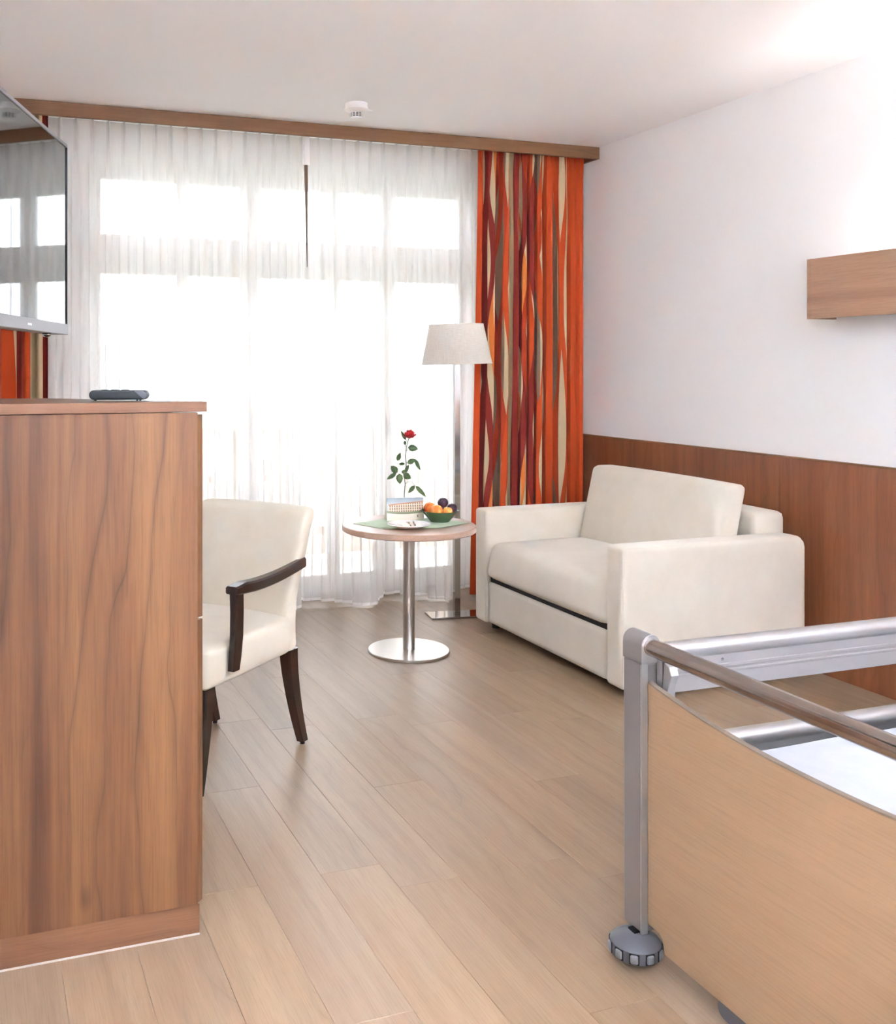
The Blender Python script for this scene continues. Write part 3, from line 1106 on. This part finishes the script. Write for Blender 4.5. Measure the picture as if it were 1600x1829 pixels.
obj('backrest', soft(-.25, .25, -.036, .036, .362, .880, .030, (16, 6, 22), (.0, .006, .004), cback), M['chair'], ch, smooth=True, world=False)
for s in (-1, 1):
    # rear sabre leg
    secs = []
    for k in range(9):
        t = k / 8
        secs.append(((s * (.198 + .006 * t), .085 - .085 * t ** 1.6, .372 - .360 * t), .024 - .009 * t, .034 - .014 * t))
    lg = obj('leg', loft(secs), M['darkwood'], ch, world=False, smooth=30)
    obj('glide', lathe([(0, 0), (.009, 0), (.009, .0125), (0, .0125)], s * .204, 0, 12), M['black_plastic'], lg, world=False)
    secs = []
    for k in range(7):
        t = k / 6
        secs.append(((s * (.184 - .004 * t), .550 + .035 * t ** 1.5, .372 - .360 * t), .022 - .009 * t, .026 - .012 * t))
    lg = obj('leg', loft(secs), M['darkwood'], ch, world=False, smooth=30)
    obj('glide', lathe([(0, 0), (.009, 0), (.009, .0125), (0, .0125)], s * .180, .585, 12), M['black_plastic'], lg, world=False)
    # arm: flat rail from the back to a scooped front, post down to the seat side
    xs = s * .262
    rail = []
    for k in range(10):
        t = k / 9
        y = .030 + .500 * t
        zt = .700 - .012 * math.sin(t * PI) - (.010 if k == 9 else 0)
        rail.append((y, zt))
    xo = lambda t: s * (.226 + .046 * min(1, t * 1.3))
    bmr = bmesh.new()
    rings = []
    for k, (y, zt) in enumerate(rail):
        t = k / 9
        hw = .014 + .010 * t
        zb = zt - .036
        if k == 9:
            zb += .010
        c = xo(t)
        o = [(c - hw, zb + .004), (c - hw + .004, zb), (c + hw - .004, zb), (c + hw, zb + .004), (c + hw, zt - .006), (c + hw - .006, zt), (c - hw + .006, zt), (c - hw, zt - .006)]
        rings.append([bmr.verts.new((x, y, z)) for x, z in o])
    for A, B in zip(rings[:-1], rings[1:]):
        for k in range(8):
            bmr.faces.new((A[k], A[(k + 1) % 8], B[(k + 1) % 8], B[k]))
    bmr.faces.new(rings[0][::-1])
    bmr.faces.new(rings[-1])
    ar = obj('armrest', bmr, M['darkwood'], ch, world=False, smooth=30)
    secs = [((s * .268, .498, .664), .016, .022), ((s * .268, .496, .60), .015, .022), ((s * .262, .490, .52), .014, .023), ((s * .2555, .490, .45), .0135, .022), ((s * .2535, .494, .408), .013, .019)]
    obj('arm_post', loft(secs), M['darkwood'], ar, world=False, smooth=30)

# ================================================================== ROUND TABLE
TX, TY, TZ = 2.032, 4.459, .625
tb = thing('side_table', 'round wooden table on a brushed steel column between chair and sofa', 'table', (TX, TY, 0))
obj('tabletop', lathe([(0, -.030), (.322, -.030), (.328, -.026), (.328, -.003), (.325, 0), (0, 0)], TX, TY, 96, cz=TZ), M['table'], tb, smooth=35)
obj('column', lathe([(0, .0125), (.0295, .0125), (.0295, .5945), (0, .5945)], TX, TY, 40), M['steel'], tb, smooth=35)
obj('base_plate', lathe([(0, 0), (.199, 0), (.200, .002), (.200, .009), (.197, .012), (0, .012)], TX, TY, 72), M['steel'], tb, smooth=35)
obj('mounting_plate', box(TX - .07, TX + .07, TY - .07, TY + .07, .5885, .5945, .001), M['steel'], tb)


def cloth_quad(pts, z, name):
    b = prism([(x, y, z) for x, y in pts], (0, 0, .0018))
    return b


mat1 = rehome(obj('place_mat', cloth_quad([(1.776, 4.555), (1.845, 4.385), (2.02, 4.44), (1.99, 4.645)], TZ + .0004, ''), M['napkin_green']), (1.9, 4.5, TZ + .0004))
tag(mat1, 'light green linen mat under the picture card, its corner at the table rim', 'place mat')
mat2 = rehome(obj('place_mat', cloth_quad([(1.85, 4.36), (2.105, 4.285), (2.318, 4.372), (2.225, 4.61), (2.05, 4.50)], TZ + .0024, ''), M['napkin_green']), (2.1, 4.42, TZ + .0024))
tag(mat2, 'light green linen mat under the plate and the fruit bowl', 'place mat')

ZP = TZ + .0044
plt = thing('plate', 'white porcelain plate with napkin and cutlery at the table edge', 'plate', (1.985, 4.352, ZP))
obj('dish', lathe([(0, 0), (.060, 0), (.064, .003), (.100, .014), (.104, .0165), (.103, .0185), (.066, .0075), (.060, .005), (0, .005)], 1.985, 4.352, 56, cz=ZP), M['porcelain'], plt, smooth=40)
nap = rehome(obj('napkin', prism([(1.94, 4.325, ZP + .0078), (2.025, 4.300, ZP + .0078), (2.05, 4.365, ZP + .0078), (1.965, 4.392, ZP + .0078)], (0, 0, .007), .002), M['napkin']), (1.99, 4.345, ZP + .0078))
tag(nap, 'folded white paper napkin on the plate', 'napkin')
fork = thing('fork', 'small steel fork on the folded napkin', 'fork', (1.985, 4.35, ZP + .0155), rz=1.25)
obj('handle', prism([(-.075, -.004, 0), (.0, -.0028, 0), (.035, -.009, 0), (.035, .009, 0), (.0, .0028, 0), (-.075, .004, 0)], (0, 0, .0025)), M['chrome'], fork, world=False)
for k in range(4):
    yk = -.0075 + k * .005
    obj('tine', box(.0352, .062, yk - .0014, yk + .0014, .0002, .0022), M['chrome'], fork, world=False)
kn = thing('knife', 'small steel knife beside the fork on the napkin', 'knife', (2.008, 4.345, ZP + .0155), rz=1.2)
obj('handle', box(-.07, .0, -.005, .005, 0, .004, .0012), M['chrome'], kn, world=False)
obj('blade', prism([(.0002, -.004, .0008), (.062, -.003, .0008), (.068, .003, .0008), (.0002, .005, .0008)], (0, 0, .0018)), M['chrome'], kn, world=False)

bo = rehome(obj('fruit_bowl', lathe([(0, 0), (.048, 0), (.050, .003), (.070, .026), (.0935, .052), (.0955, .0545), (.0925, .0545), (.066, .028), (.045, .007), (0, .006)], 2.206, 4.468, 56, cz=ZP), M['bowl'], smooth=40), (2.206, 4.468, ZP))
tag(bo, 'dark green ceramic bowl filled with fruit on the round table', 'bowl')


def fruit(name, mat, x, y, z, r, label, group=None, sq=.94, crease=.06):
    b = bmesh.new()
    bmesh.ops.create_uvsphere(b, u_segments=28, v_segments=18, radius=r)
    for v in b.verts:
        a = math.atan2(v.co.y, v.co.x)
        dd = math.exp(-(a / .28) ** 2)
        hr = math.hypot(v.co.x, v.co.y) / r
        v.co.x *= 1 - crease * dd
        v.co.y *= 1 - crease * dd
        v.co.z = v.co.z * sq - (r * .16 * math.exp(-(hr / .22) ** 2) if v.co.z > 0 else 0)
    t = thing(name, label, 'fruit', (x, y, z - r * .9), rz=random.uniform(0, 6), group=group)
    bmesh.ops.translate(b, verts=b.verts, vec=(0, 0, r * .9))
    obj('flesh', b, mat, t, smooth=True, world=False)
    obj('stalk', tube([(0, 0, r * 1.66), (.001, 0, r * 1.80), (.003, 0, r * 1.92)], .0014, 6), M['stem'], t, world=False)


cdir = Vector((math.cos(YAW), -math.sin(YAW)))     # across the bowl, wall to wall as seen from the door
fdir = Vector((math.sin(YAW), math.cos(YAW)))


def fpos(a, d):
    return 2.206 + cdir.x * a + fdir.x * d, 4.468 + cdir.y * a + fdir.y * d


for nm, mt_, a, d, z, r, lb in (
        ('nectarine', 'nectarine', -.047, .028, .062, .0310, 'orange-red nectarine at the card side of the fruit bowl'),
        ('nectarine', 'nectarine', -.020, -.030, .057, .0315, 'red-flushed nectarine in the middle of the fruit bowl'),
        ('nectarine', 'nectarine_pale', .033, -.042, .054, .0250, 'small pale yellow nectarine at the front of the fruit bowl'),
        ('plum', 'plum', .016, .010, .091, .0270, 'dark purple plum on top of the fruit in the bowl'),
        ('plum', 'plum', .062, .012, .062, .0270, 'dark purple plum at the lamp side of the fruit bowl')):
    x, y = fpos(a, d)
    fruit(nm, M[mt_], x, y, ZP + z, r, lb)

# picture card standing on the table
cd = thing('picture_card', 'standing card with a printed photograph of a large building', 'card', (2.061, 4.562, TZ + .0030))
ca, cb2 = Vector((1.965, 4.573, 0)), Vector((2.158, 4.550, 0))
up = Vector((.004, .018, .110))
bk = Vector((.010, .060, 0))
b = bmesh.new()
uvl = b.loops.layers.uv.new('UVMap')
z0 = TZ + .0032
q = [ca + Vector((0, 0, z0)), cb2 + Vector((0, 0, z0)), cb2 + up + Vector((0, 0, z0)), ca + up + Vector((0, 0, z0))]
vs_ = [b.verts.new(p) for p in q]
f = b.faces.new(vs_)
for lp, uv in zip(f.loops, ((0, 0), (1, 0), (1, 1), (0, 1))):
    lp[uvl].uv = uv
th = Vector((.0, .0009, 0))
v2 = [b.verts.new(p + th) for p in q]
b.faces.new(v2[::-1])
for i in range(4):
    b.faces.new((vs_[i], vs_[(i + 1) % 4], v2[(i + 1) % 4], v2[i]))
for fc in b.faces:
    fc.material_index = 0 if fc is f else 1
obj('front_leaf', b, [M['card'], M['card_back']], cd)
tp0, tp1 = q[3] + th, q[2] + th
obj('back_leaf', prism([tp0, tp1, cb2 + bk + Vector((0, 0, z0)), ca + bk + Vector((0, 0, z0))], (0, .0009, 0)), M['card_back'], cd)

# rose in a small vase behind the card
RX, RY = 2.113, 4.690
va = rehome(obj('bud_vase', lathe([(0, 0), (.020, 0), (.022, .004), (.020, .035), (.010, .070), (.011, .088), (.0085, .088), (.0075, .070), (.017, .034), (.018, .006), (0, .005)], RX, RY, 28, cz=TZ + .0005), M['glass'], smooth=40), (RX, RY, TZ + .0005))
tag(va, 'slim clear glass bud vase holding the rose behind the card', 'vase')
ro = thing('rose', 'single red rose with green leaves standing behind the picture card', 'flower', (RX, RY, TZ + .008))
K = .000233


def rp(zx, zy, dep=0.0):
    a = (zx - 590) * K
    return Vector((RX + cdir.x * a + fdir.x * dep, RY + cdir.y * a + fdir.y * dep, .737 + (1655 - zy) * K))


obj('stem', tube([(RX, RY, TZ + .008), rp(585, 1640), rp(605, 1420), rp(590, 1290), rp(620, 1150), rp(628, 960), rp(612, 800), rp(632, 600), rp(665, 480), rp(690, 385)],
                 [.0026, .0026, .0026, .0024, .0024, .0022, .0022, .002, .002, .0024], 8), M['stem'], ro, smooth=True)
for path in ([(605, 1410, 0), (660, 1365, -.004), (740, 1350, -.010), (820, 1442, -.014)],
             [(628, 960, 0), (520, 985, -.006), (420, 1040, -.012), (405, 1165, -.016)],
             [(600, 1170, 0), (580, 1178, -.01), (560, 1185, -.014)],
             [(630, 690, 0), (655, 640, .004), (675, 600, .008)],
             [(625, 930, 0), (645, 940, .004), (700, 950, .006)],
             [(615, 790, 0), (560, 740, .004), (470, 900, .006)],
             [(660, 480, 0), (635, 455, .002), (620, 430, .002)],
             [(632, 600, 0), (610, 560, .003), (603, 545, .003)]):
    obj('leaf_stalk', tube([rp(*p) for p in path], .0011, 6), M['stem'], ro, smooth=True)


def leaf(bx, by, tx, ty, wz, dep, curl=0.15, dep2=None):
    A, B = rp(bx, by, dep), rp(tx, ty, dep if dep2 is None else dep2)
    ax = B - A
    L = ax.length
    ax.normalize()
    side = ax.cross(Vector((fdir.x, fdir.y, 0))).normalized()
    nrm = side.cross(ax).normalized()
    W = wz * K / 2
    b = bmesh.new()
    rows = []
    n = 8
    for i in range(n + 1):
        t = i / n
        wv = W * (math.sin(PI * t ** .8) ** .8 if 0 < t < 1 else 0.02)
        zig = 1 + .06 * (-1) ** i
        row = []
        for s in (-1, 0, 1):
            p = A + ax * (L * t) + side * (wv * s * zig) + nrm * (curl * L * (t - t * t) * 1.2 + .28 * abs(s) * wv)
            row.append(b.verts.new(p))
        rows.append(row)
    for R0, R1 in zip(rows[:-1], rows[1:]):
        for k in range(2):
            b.faces.new((R0[k], R0[k + 1], R1[k + 1], R1[k]))
    r = bmesh.ops.solidify(b, geom=b.faces[:], thickness=.0006)
    obj('leaf', b, M['leaf'], ro, smooth=True)


for args in ((672, 600, 895, 640, 150, .008), (432, 900, 505, 715, 95, .006), (600, 962, 455, 968, 65, -.004),
             (432, 1155, 285, 1005, 150, -.014), (405, 1168, 190, 1305, 95, -.016), (470, 1172, 482, 1405, 155, -.02),
             (558, 1188, 735, 1285, 150, -.014), (605, 1165, 690, 985, 85, .006), (600, 1150, 520, 1130, 90, -.006),
             (655, 955, 850, 870, 120, .006), (828, 868, 948, 1115, 85, .006, .2), (815, 1440, 668, 1610, 100, -.014),
             (830, 1442, 1065, 1695, 95, -.016), (622, 435, 512, 232, 70, .002), (603, 548, 600, 448, 65, .003)):
    leaf(*args)

# blossom: spiral of cupped petals
b = bmesh.new()
cen = rp(705, 350)
for k in range(26):
    t = k / 25
    ang_ = k * 2.399
    R = .003 + .024 * t ** .8
    hgt = .034 - .014 * t
    tilt = .10 + 1.05 * t ** 1.3
    wid = .010 + .013 * t
    ca_, sa_ = math.cos(ang_), math.sin(ang_)
    rad = Vector((ca_, sa_, 0))
    tan = Vector((-sa_, ca_, 0))
    rows = []
    for i in range(5):
        v = i / 4
        row = []
        for j in range(5):
            s = j / 4 * 2 - 1
            ww = wid * math.sin(PI * (.22 + .60 * v)) * s
            out = R * (.25 + .75 * v) + hgt * math.sin(tilt) * v * .55 + (.004 * v * v if v > .7 else 0)
            zz = hgt * math.cos(tilt * .8) * v - .010 * t
            p = cen + rad * (out - ww * ww / .05) + tan * ww + Vector((0, 0, zz))
            row.append(b.verts.new(p))
        rows.append(row)
    for r0, r1 in zip(rows[:-1], rows[1:]):
        for j in range(4):
            b.faces.new((r0[j], r0[j + 1], r1[j + 1], r1[j]))
bmesh.ops.solidify(b, geom=b.faces[:], thickness=.0005)
obj('blossom', b, M['petal'], ro, smooth=True)
obj('calyx', lathe([(0, -.014), (.004, -.012), (.007, -.004), (.004, .002), (0, .003)], cen.x, cen.y, 12, cz=cen.z), M['leaf'], ro, smooth=True)

# ================================================================== FLOOR LAMP
LX, LY = 2.575, 5.005
lp_ = thing('floor_lamp', 'chrome floor lamp with linen shade in front of the window', 'floor lamp', (LX, LY, 0), rz=-.16)
obj('base_plate', box(-.165, .165, -.072, .072, 0, .012, .0015), M['chrome'], lp_, world=False)
obj('pole', box(-.0165, .0165, -.0165, .0165, .0123, 1.43, .001), M['chrome'], lp_, world=False)
obj('socket', lathe([(0, 1.4305), (.016, 1.4305), (.018, 1.46), (.014, 1.49), (0, 1.49)], 0, 0, 20), M['white_plastic'], lp_, world=False, smooth=40)
obj('bulb', lathe([(0, 1.4905), (.012, 1.4905), (.030, 1.53), (.028, 1.555), (.014, 1.572), (0, 1.576)], 0, 0, 20), M['porcelain'], lp_, world=False, smooth=40)
tilt = Matrix.Rotation(math.radians(-1.4), 4, Vector((math.sin(-.16 * 0), 1, 0)))
b = bmesh.new()
uvl = b.loops.layers.uv.new('UVMap')
seg, nz = 64, 8
zb_, zt_ = 1.416, 1.636
V = []
for i in range(seg):
    a = 2 * PI * i / seg
    V.append([b.verts.new(((.196 + (.1525 - .196) * j / nz) * math.cos(a), (.196 + (.1525 - .196) * j / nz) * math.sin(a), zb_ + (zt_ - zb_) * j / nz)) for j in range(nz + 1)])
for i in range(seg):
    for j in range(nz):
        f = b.faces.new((V[i][j], V[(i + 1) % seg][j], V[(i + 1) % seg][j + 1], V[i][j + 1]))
        for lq, (a, c) in zip(f.loops, ((i, j), (i + 1, j), (i + 1, j + 1), (i, j + 1))):
            lq[uvl].uv = (a / seg * 1.1, c / nz * .22)
piv = Vector((0, 0, 1.5))
bmesh.ops.transform(b, matrix=Matrix.Translation(piv) @ tilt @ Matrix.Translation(-piv), verts=b.verts)
sh = obj('shade', b, M['shade'], lp_, world=False, smooth=True)
for rr, zz in ((.1965, zb_), (.153, zt_)):
    bb = bmesh.new()
    pts = [(rr * math.cos(2 * PI * k / 48), rr * math.sin(2 * PI * k / 48), zz) for k in range(49)]
    tube(pts, .0022, 6, bm=bb, caps=False)
    bmesh.ops.transform(bb, matrix=Matrix.Translation(piv) @ tilt @ Matrix.Translation(-piv), verts=bb.verts)
    obj('rim', bb, M['shade'], sh, world=False, smooth=True)
bb = bmesh.new()
for k in range(3):
    a = 2 * PI * k / 3 + .3
    tube([(.016 * math.cos(a), .016 * math.sin(a), 1.475), (.185 * math.cos(a), .185 * math.sin(a), 1.455)], .0018, 6, bm=bb)
obj('shade_carrier', bb, M['chrome'], lp_, world=False)

# ================================================================== WALL UPLIGHT
UX, UY0, UY1, UZ0, UZ1 = 3.533, 0.95, 3.475, 1.614, 1.880
ul = thing('wall_uplight', 'walnut light box on the wall above the bed, glowing upward', 'wall lamp', (XR, 2.8, UZ0))
obj('front_panel', box(UX, UX + .018, UY0 + .019, UY1 - .0195, UZ0, UZ1, .001), M['shelf'], ul)
for ya, yb in ((UY0, UY0 + .0185), (UY1 - .019, UY1)):
    obj('end_panel', box(UX, XR - .001, ya, yb, UZ0 - .001, UZ1, .001), M['shelf'], ul)
obj('shelf_board', box(UX + .0185, XR - .001, UY0 + .019, UY1 - .0195, UZ0 + .07, UZ0 + .088), M['shelf'], ul)
lt = obj('lamp_tube', tube([(3.60, 1.10, 1.79), (3.60, 3.22, 1.79)], .016, 14), m_emit('uplight_tube', (244, 248, 255), LAMP_UP), ul, smooth=True)
for yy in (1.085, 3.235):
    obj('lamp_holder', box(3.58, 3.62, yy - .012, yy + .012, UZ0 + .0885, 1.825, .002), M['white_plastic'], ul)

# ceiling lamp added unseen behind the viewer to brighten the room
hl_ = thing('fill_ceiling_lamp', 'round opal ceiling lamp added out of view as fill light', 'ceiling lamp', (1.3, .35, CEIL))
obj('canopy', lathe([(0, 0), (.20, 0), (.20, -.02), (0, -.02)], 1.3, .35, 40, cz=CEIL - .0005), M['white_plastic'], hl_, smooth=35)
obj('fill_opal', lathe([(.19, -.0205), (.20, -.04), (.185, -.07), (.12, -.092), (0, -.10)], 1.3, .35, 40, cz=CEIL - .0005), m_emit('fill_opal_glow', (226, 238, 255), FILL_HALL), hl_, smooth=True)

# two uplighters added out of view to lift the light indoors
for (qx, qy, ql) in ((2.6, -1.45, 'steel uplighter added as fill light between bed and back wall'), (-.66, -.75, 'steel uplighter added as fill light in the entrance niche')):
    tq = thing('fill_uplighter', ql, 'floor lamp', (qx, qy, 0))
    obj('base_plate', lathe([(0, 0), (.14, 0), (.14, .014), (.03, .022), (0, .022)], 0, 0, 36), M['steel'], tq, world=False, smooth=35)
    obj('pole', lathe([(0, .0225), (.011, .0225), (.011, 1.76), (0, 1.76)], 0, 0, 16), M['steel'], tq, world=False, smooth=35)
    obj('bowl', lathe([(0, 1.7605), (.03, 1.7605), (.12, 1.80), (.165, 1.86), (.160, 1.86), (.115, 1.806), (.03, 1.768), (0, 1.768)], 0, 0, 40), M['steel'], tq, world=False, smooth=40)
    obj('fill_disc', lathe([(0, 1.815), (.11, 1.815), (.11, 1.822), (0, 1.822)], 0, 0, 36), M_FILL_TORCH, tq, world=False)

# ================================================================== BED
bd = thing('care_bed', 'adjustable care bed with beech footboard and aluminium rails', 'bed', (2.5, 1.47, 0))
BXF, BY1, BY0 = 1.49, 1.95, .96
# footboard panel with a dipping upper edge
yc = (1.935 + 0.975) / 2
outl = [(BXF, 1.934, .100), (BXF, 1.892, .100), (BXF, 1.880, .092), (BXF, 1.872, .062), (BXF, .976, .062)]
top = []
for k in range(25):
    t = k / 24
    y = .976 + (1.934 - .976) * t
    e = (2 * t - 1)
    top.append((BXF, y, .620 + .042 * abs(e) ** 2.2))
outl += top
fp = obj('footboard_panel', prism(outl, (.014, 0, 0), .001), M['beech'], bd)
edge = [(BXF + .007, p[1], p[2] + .0022) for p in top]
eb = bmesh.new()
ring = []
for p in edge:
    ring.append([eb.verts.new((p[0] + dx, p[1], p[2] + dz)) for dx, dz in ((-.0072, -.0020), (.0072, -.0020), (.0072, .0010), (-.0072, .0010))])
for A, B in zip(ring[:-1], ring[1:]):
    for k in range(4):
        eb.faces.new((A[k], A[(k + 1) % 4], B[(k + 1) % 4], B[k]))
eb.faces.new(ring[0][::-1])
eb.faces.new(ring[-1])
obj('edge_strip', eb, M['edge_brown'], fp)
for s, (ya, yb) in enumerate(((1.9345, 1.999), (.911, .9755))):
    ym = yb if s == 0 else ya
    po_ = obj('footboard_post', box(1.472, 1.522, ya, yb, .080, .707, .004), M['alu_dark'], bd)
    # rounded cap
    pts = [(1.470, 0, .708)] + [(1.497 - .027 * math.cos(PI * k / 12), 0, .748 + .027 * math.sin(PI * k / 12)) for k in range(13)] + [(1.524, 0, .708)]
    obj('post_cap', prism([(x, ya - (.006 if s == 0 else 0), z) for x, _, z in pts], (0, yb - ya + .006, 0), .002), M['alu'], po_, smooth=35)
    sx = ya if s == 0 else yb
    obj('edge_profile', box(1.4705, 1.4885, sx - (.0055 if s == 0 else -.0003), sx - (.0003 if s == 0 else -.0055), .078, .707, .001), M['alu'], po_)
obj('foot_tube', tube([(1.497, .95, .746), (1.497, 1.93, .746)], .0205, 24), M['tube'], bd, smooth=40)
lev = prism([(1.515, 1.905, .715), (1.515, 1.888, .708), (1.515, 1.880, .690), (1.515, 1.893, .655), (1.515, 1.893, .635), (1.515, 1.908, .630), (1.515, 1.912, .66)], (.022, 0, 0), .002)
obj('rail_latch', lev, M['alu'], bd)
obj('latch_plate', box(1.5145, 1.540, 1.913, 1.932, .64, .728, .002), M['alu'], bd)


# side rails, two beams per side
def beam(y, zt, x0, x1, h=.118):
    r = .0215
    pts = []
    zc = zt - r
    for k in range(15):
        a = -PI * .32 + PI * 1.64 * k / 14
        pts.append((x0, y + r * math.cos(a), zc + r * math.sin(a)))
    yl, yr = pts[-1][1], pts[0][1]
    zn = pts[0][2]
    w_ = .011
    pts += [(x0, y - w_, zn - .004), (x0, y - w_, zn - .022), (x0, y - w_ - .0025, zn - .024), (x0, y - w_ - .0025, zn - .030), (x0, y - w_, zn - .032),
            (x0, y - w_, zn - .036), (x0, y - w_ - .0025, zn - .038), (x0, y - w_ - .0025, zn - .042), (x0, y - w_, zn - .044), (x0, y - w_, zt - h),
            (x0, y + w_, zt - h), (x0, y + w_, zn - .004)]
    return prism(pts, (x1 - x0, 0, 0))


for y, flip_ in ((1.955, 1), (.955, -1)):
    for zt in (.745, .516):
        bb = beam(y, zt, 1.545, 3.50, .118)
        if flip_ < 0:
            bmesh.ops.transform(bb, matrix=Matrix.Translation((0, y, 0)) @ Matrix.Scale(-1, 4, (0, 1, 0)) @ Matrix.Translation((0, -y, 0)), verts=bb.verts)
        ro_ = obj('side_rail', bb, M['alu'], bd, smooth=35)
        if flip_ > 0 and zt > .7:
            obj('rivet', lathe([(0, 0), (.0035, 0), (.003, .002), (0, .0026)], 0, 0, 12), M['chrome'], ro_, world=False)
            rv = ro_.children[0]
            rv.rotation_euler = (PI / 2, 0, 0)
            rv.location = Vector((1.715, y - .0112, zt - .052)) - Vector((2.5, 1.47, 0))
for y in (1.956, .956):
    obj('rail_guide', box(1.5245, 1.5449, y - .016, y + .016, .36, .73, .002), M['alu'], bd)
    obj('rail_guide', box(3.501, 3.525, y - .016, y + .016, .36, .73, .002), M['alu'], bd)
# headboard
obj('headboard_panel', box(3.528, 3.552, .976, 1.934, .062, .78, .004), M['beech'], bd)
for ya, yb in ((1.9345, 1.999), (.911, .9755)):
    obj('headboard_post', box(3.526, 3.574, ya, yb, .08, .82, .006), M['alu_dark'], bd)
# frame and castors
obj('lying_frame', box(1.54, 3.50, 1.02, 1.89, .30, .36, .004), M['alu_dark'], bd)
obj('undercarriage', box(1.72, 3.2, 1.15, 1.76, .13, .19, .006), M['alu_dark'], bd)
for x in (1.95, 2.95):
    obj('lift_column', box(x - .05, x + .05, 1.37, 1.55, .1905, .2995, .004), M['alu_dark'], bd)
for x in (1.64, 3.20):
    for y in (1.60, 1.13):
        cst = obj('castor_wheel', lathe([(0, -.016), (.046, -.016), (.050, -.012), (.050, .012), (.046, .016), (0, .016)], 0, 0, 28), M['grey_plastic'], bd, world=False, smooth=35)
        cst.rotation_euler = (PI / 2, 0, 0)
        cst.location = Vector((x, y, .0505)) - Vector((2.5, 1.47, 0))
        cv = []
        for k in range(11):
            a = PI * k / 10
            cv.append((x - .085 * math.cos(a) * (1 if math.cos(a) < 0 else 1.35), y - .032, .060 + .055 * math.sin(a)))
        obj('castor_cover', prism(cv, (0, .012, 0), .002), M['grey_plastic'], bd, smooth=35)
        obj('castor_fork', box(x - .02, x + .02, y - .020, y + .020, .104, .1295, .003), M['grey_plastic'], bd)
        obj('brake_pedal', prism([(x - .125, y - .034, .045), (x - .06, y - .034, .052), (x - .06, y - .034, .060), (x - .125, y - .034, .055)], (0, -.03, 0), .002), M['black_plastic'], bd)
        obj('pedal_mark', box(x - .118, x - .085, y - .0575, y - .0405, .0555, .0575), M['red_plastic'], bd)
cf = [(1.50, 1.40, .020)] + [(1.50, 1.690 + .026 * math.sin(PI * k / 10) , .040 - .020 * math.cos(PI * k / 10)) for k in range(11)] + [(1.50, 1.40, .060)]
obj('chassis_foot', prism(cf, (.05, 0, 0), .003), M['grey_plastic'], bd, smooth=35)
obj('brake_pedal', prism([(1.478, 1.662, .014), (1.478, 1.58, .014), (1.478, 1.58, .030), (1.478, 1.655, .030)], (.0215, 0, 0), .002), M['black_plastic'], bd)
obj('pedal_mark', box(1.4765, 1.4778, 1.60, 1.645, .017, .026), M['red_plastic'], bd)
# corner bumper with rollers under each foot post
for (bx_, by_) in ((1.470, 1.950), (1.470, .960)):
    bp = obj('corner_bumper', lathe([(0, .046), (.052, .046), (.058, .050), (.058, .076), (.052, .084), (.030, .096), (.016, .099), (0, .099)], bx_, by_, 48, cz=-.020), M['grey_plastic'], bd, smooth=35)
    for k in range(10):
        a = 2 * PI * k / 10 + .25
        rb_ = soft(-.009, .009, -.007, .007, -.010, .010, .004, (4, 4, 4))
        bmesh.ops.transform(rb_, matrix=Matrix.Translation((bx_ + .0565 * math.cos(a), by_ + .0565 * math.sin(a), .043)) @ Matrix.Rotation(a - PI / 2, 4, 'Z'), verts=rb_.verts)
        obj('roller', rb_, M['roller'], bp, smooth=True)
        sl = box(-.0115, .0115, -.002, .0035, -.0125, .0125, .001)
        bmesh.ops.transform(sl, matrix=Matrix.Translation((bx_ + .0555 * math.cos(a), by_ + .0555 * math.sin(a), .043)) @ Matrix.Rotation(a - PI / 2, 4, 'Z'), verts=sl.verts)
        obj('roller_slot', sl, M['black_plastic'], bp)
    obj('bumper_arm', prism([(bx_ - .012, by_ - .012, .0795), (1.505, by_ - .012, .0795), (1.505, by_ + .012, .0795), (bx_ - .012, by_ + .012, .0795)], (0, 0, .004)), M['black_plastic'], bd)


def matfn(p, h):
    if p.z > 0:
        e = min(h.x - abs(p.x), h.y - abs(p.y))
        p.z += .004 * noise.noise((p.x * 6, p.y * 6, 1)) - .018 * math.exp(-max(e, 0) / .03)
    return p


ms = thing('mattress', 'white sheet-covered mattress lying inside the care bed rails', 'mattress', (2.52, 1.455, .36))
obj('sheet', soft(1.548, 3.495, 1.005, 1.905, .361, .500, .035, (40, 24, 6), (0, 0, .006), matfn), M['sheet'], ms, smooth=True)
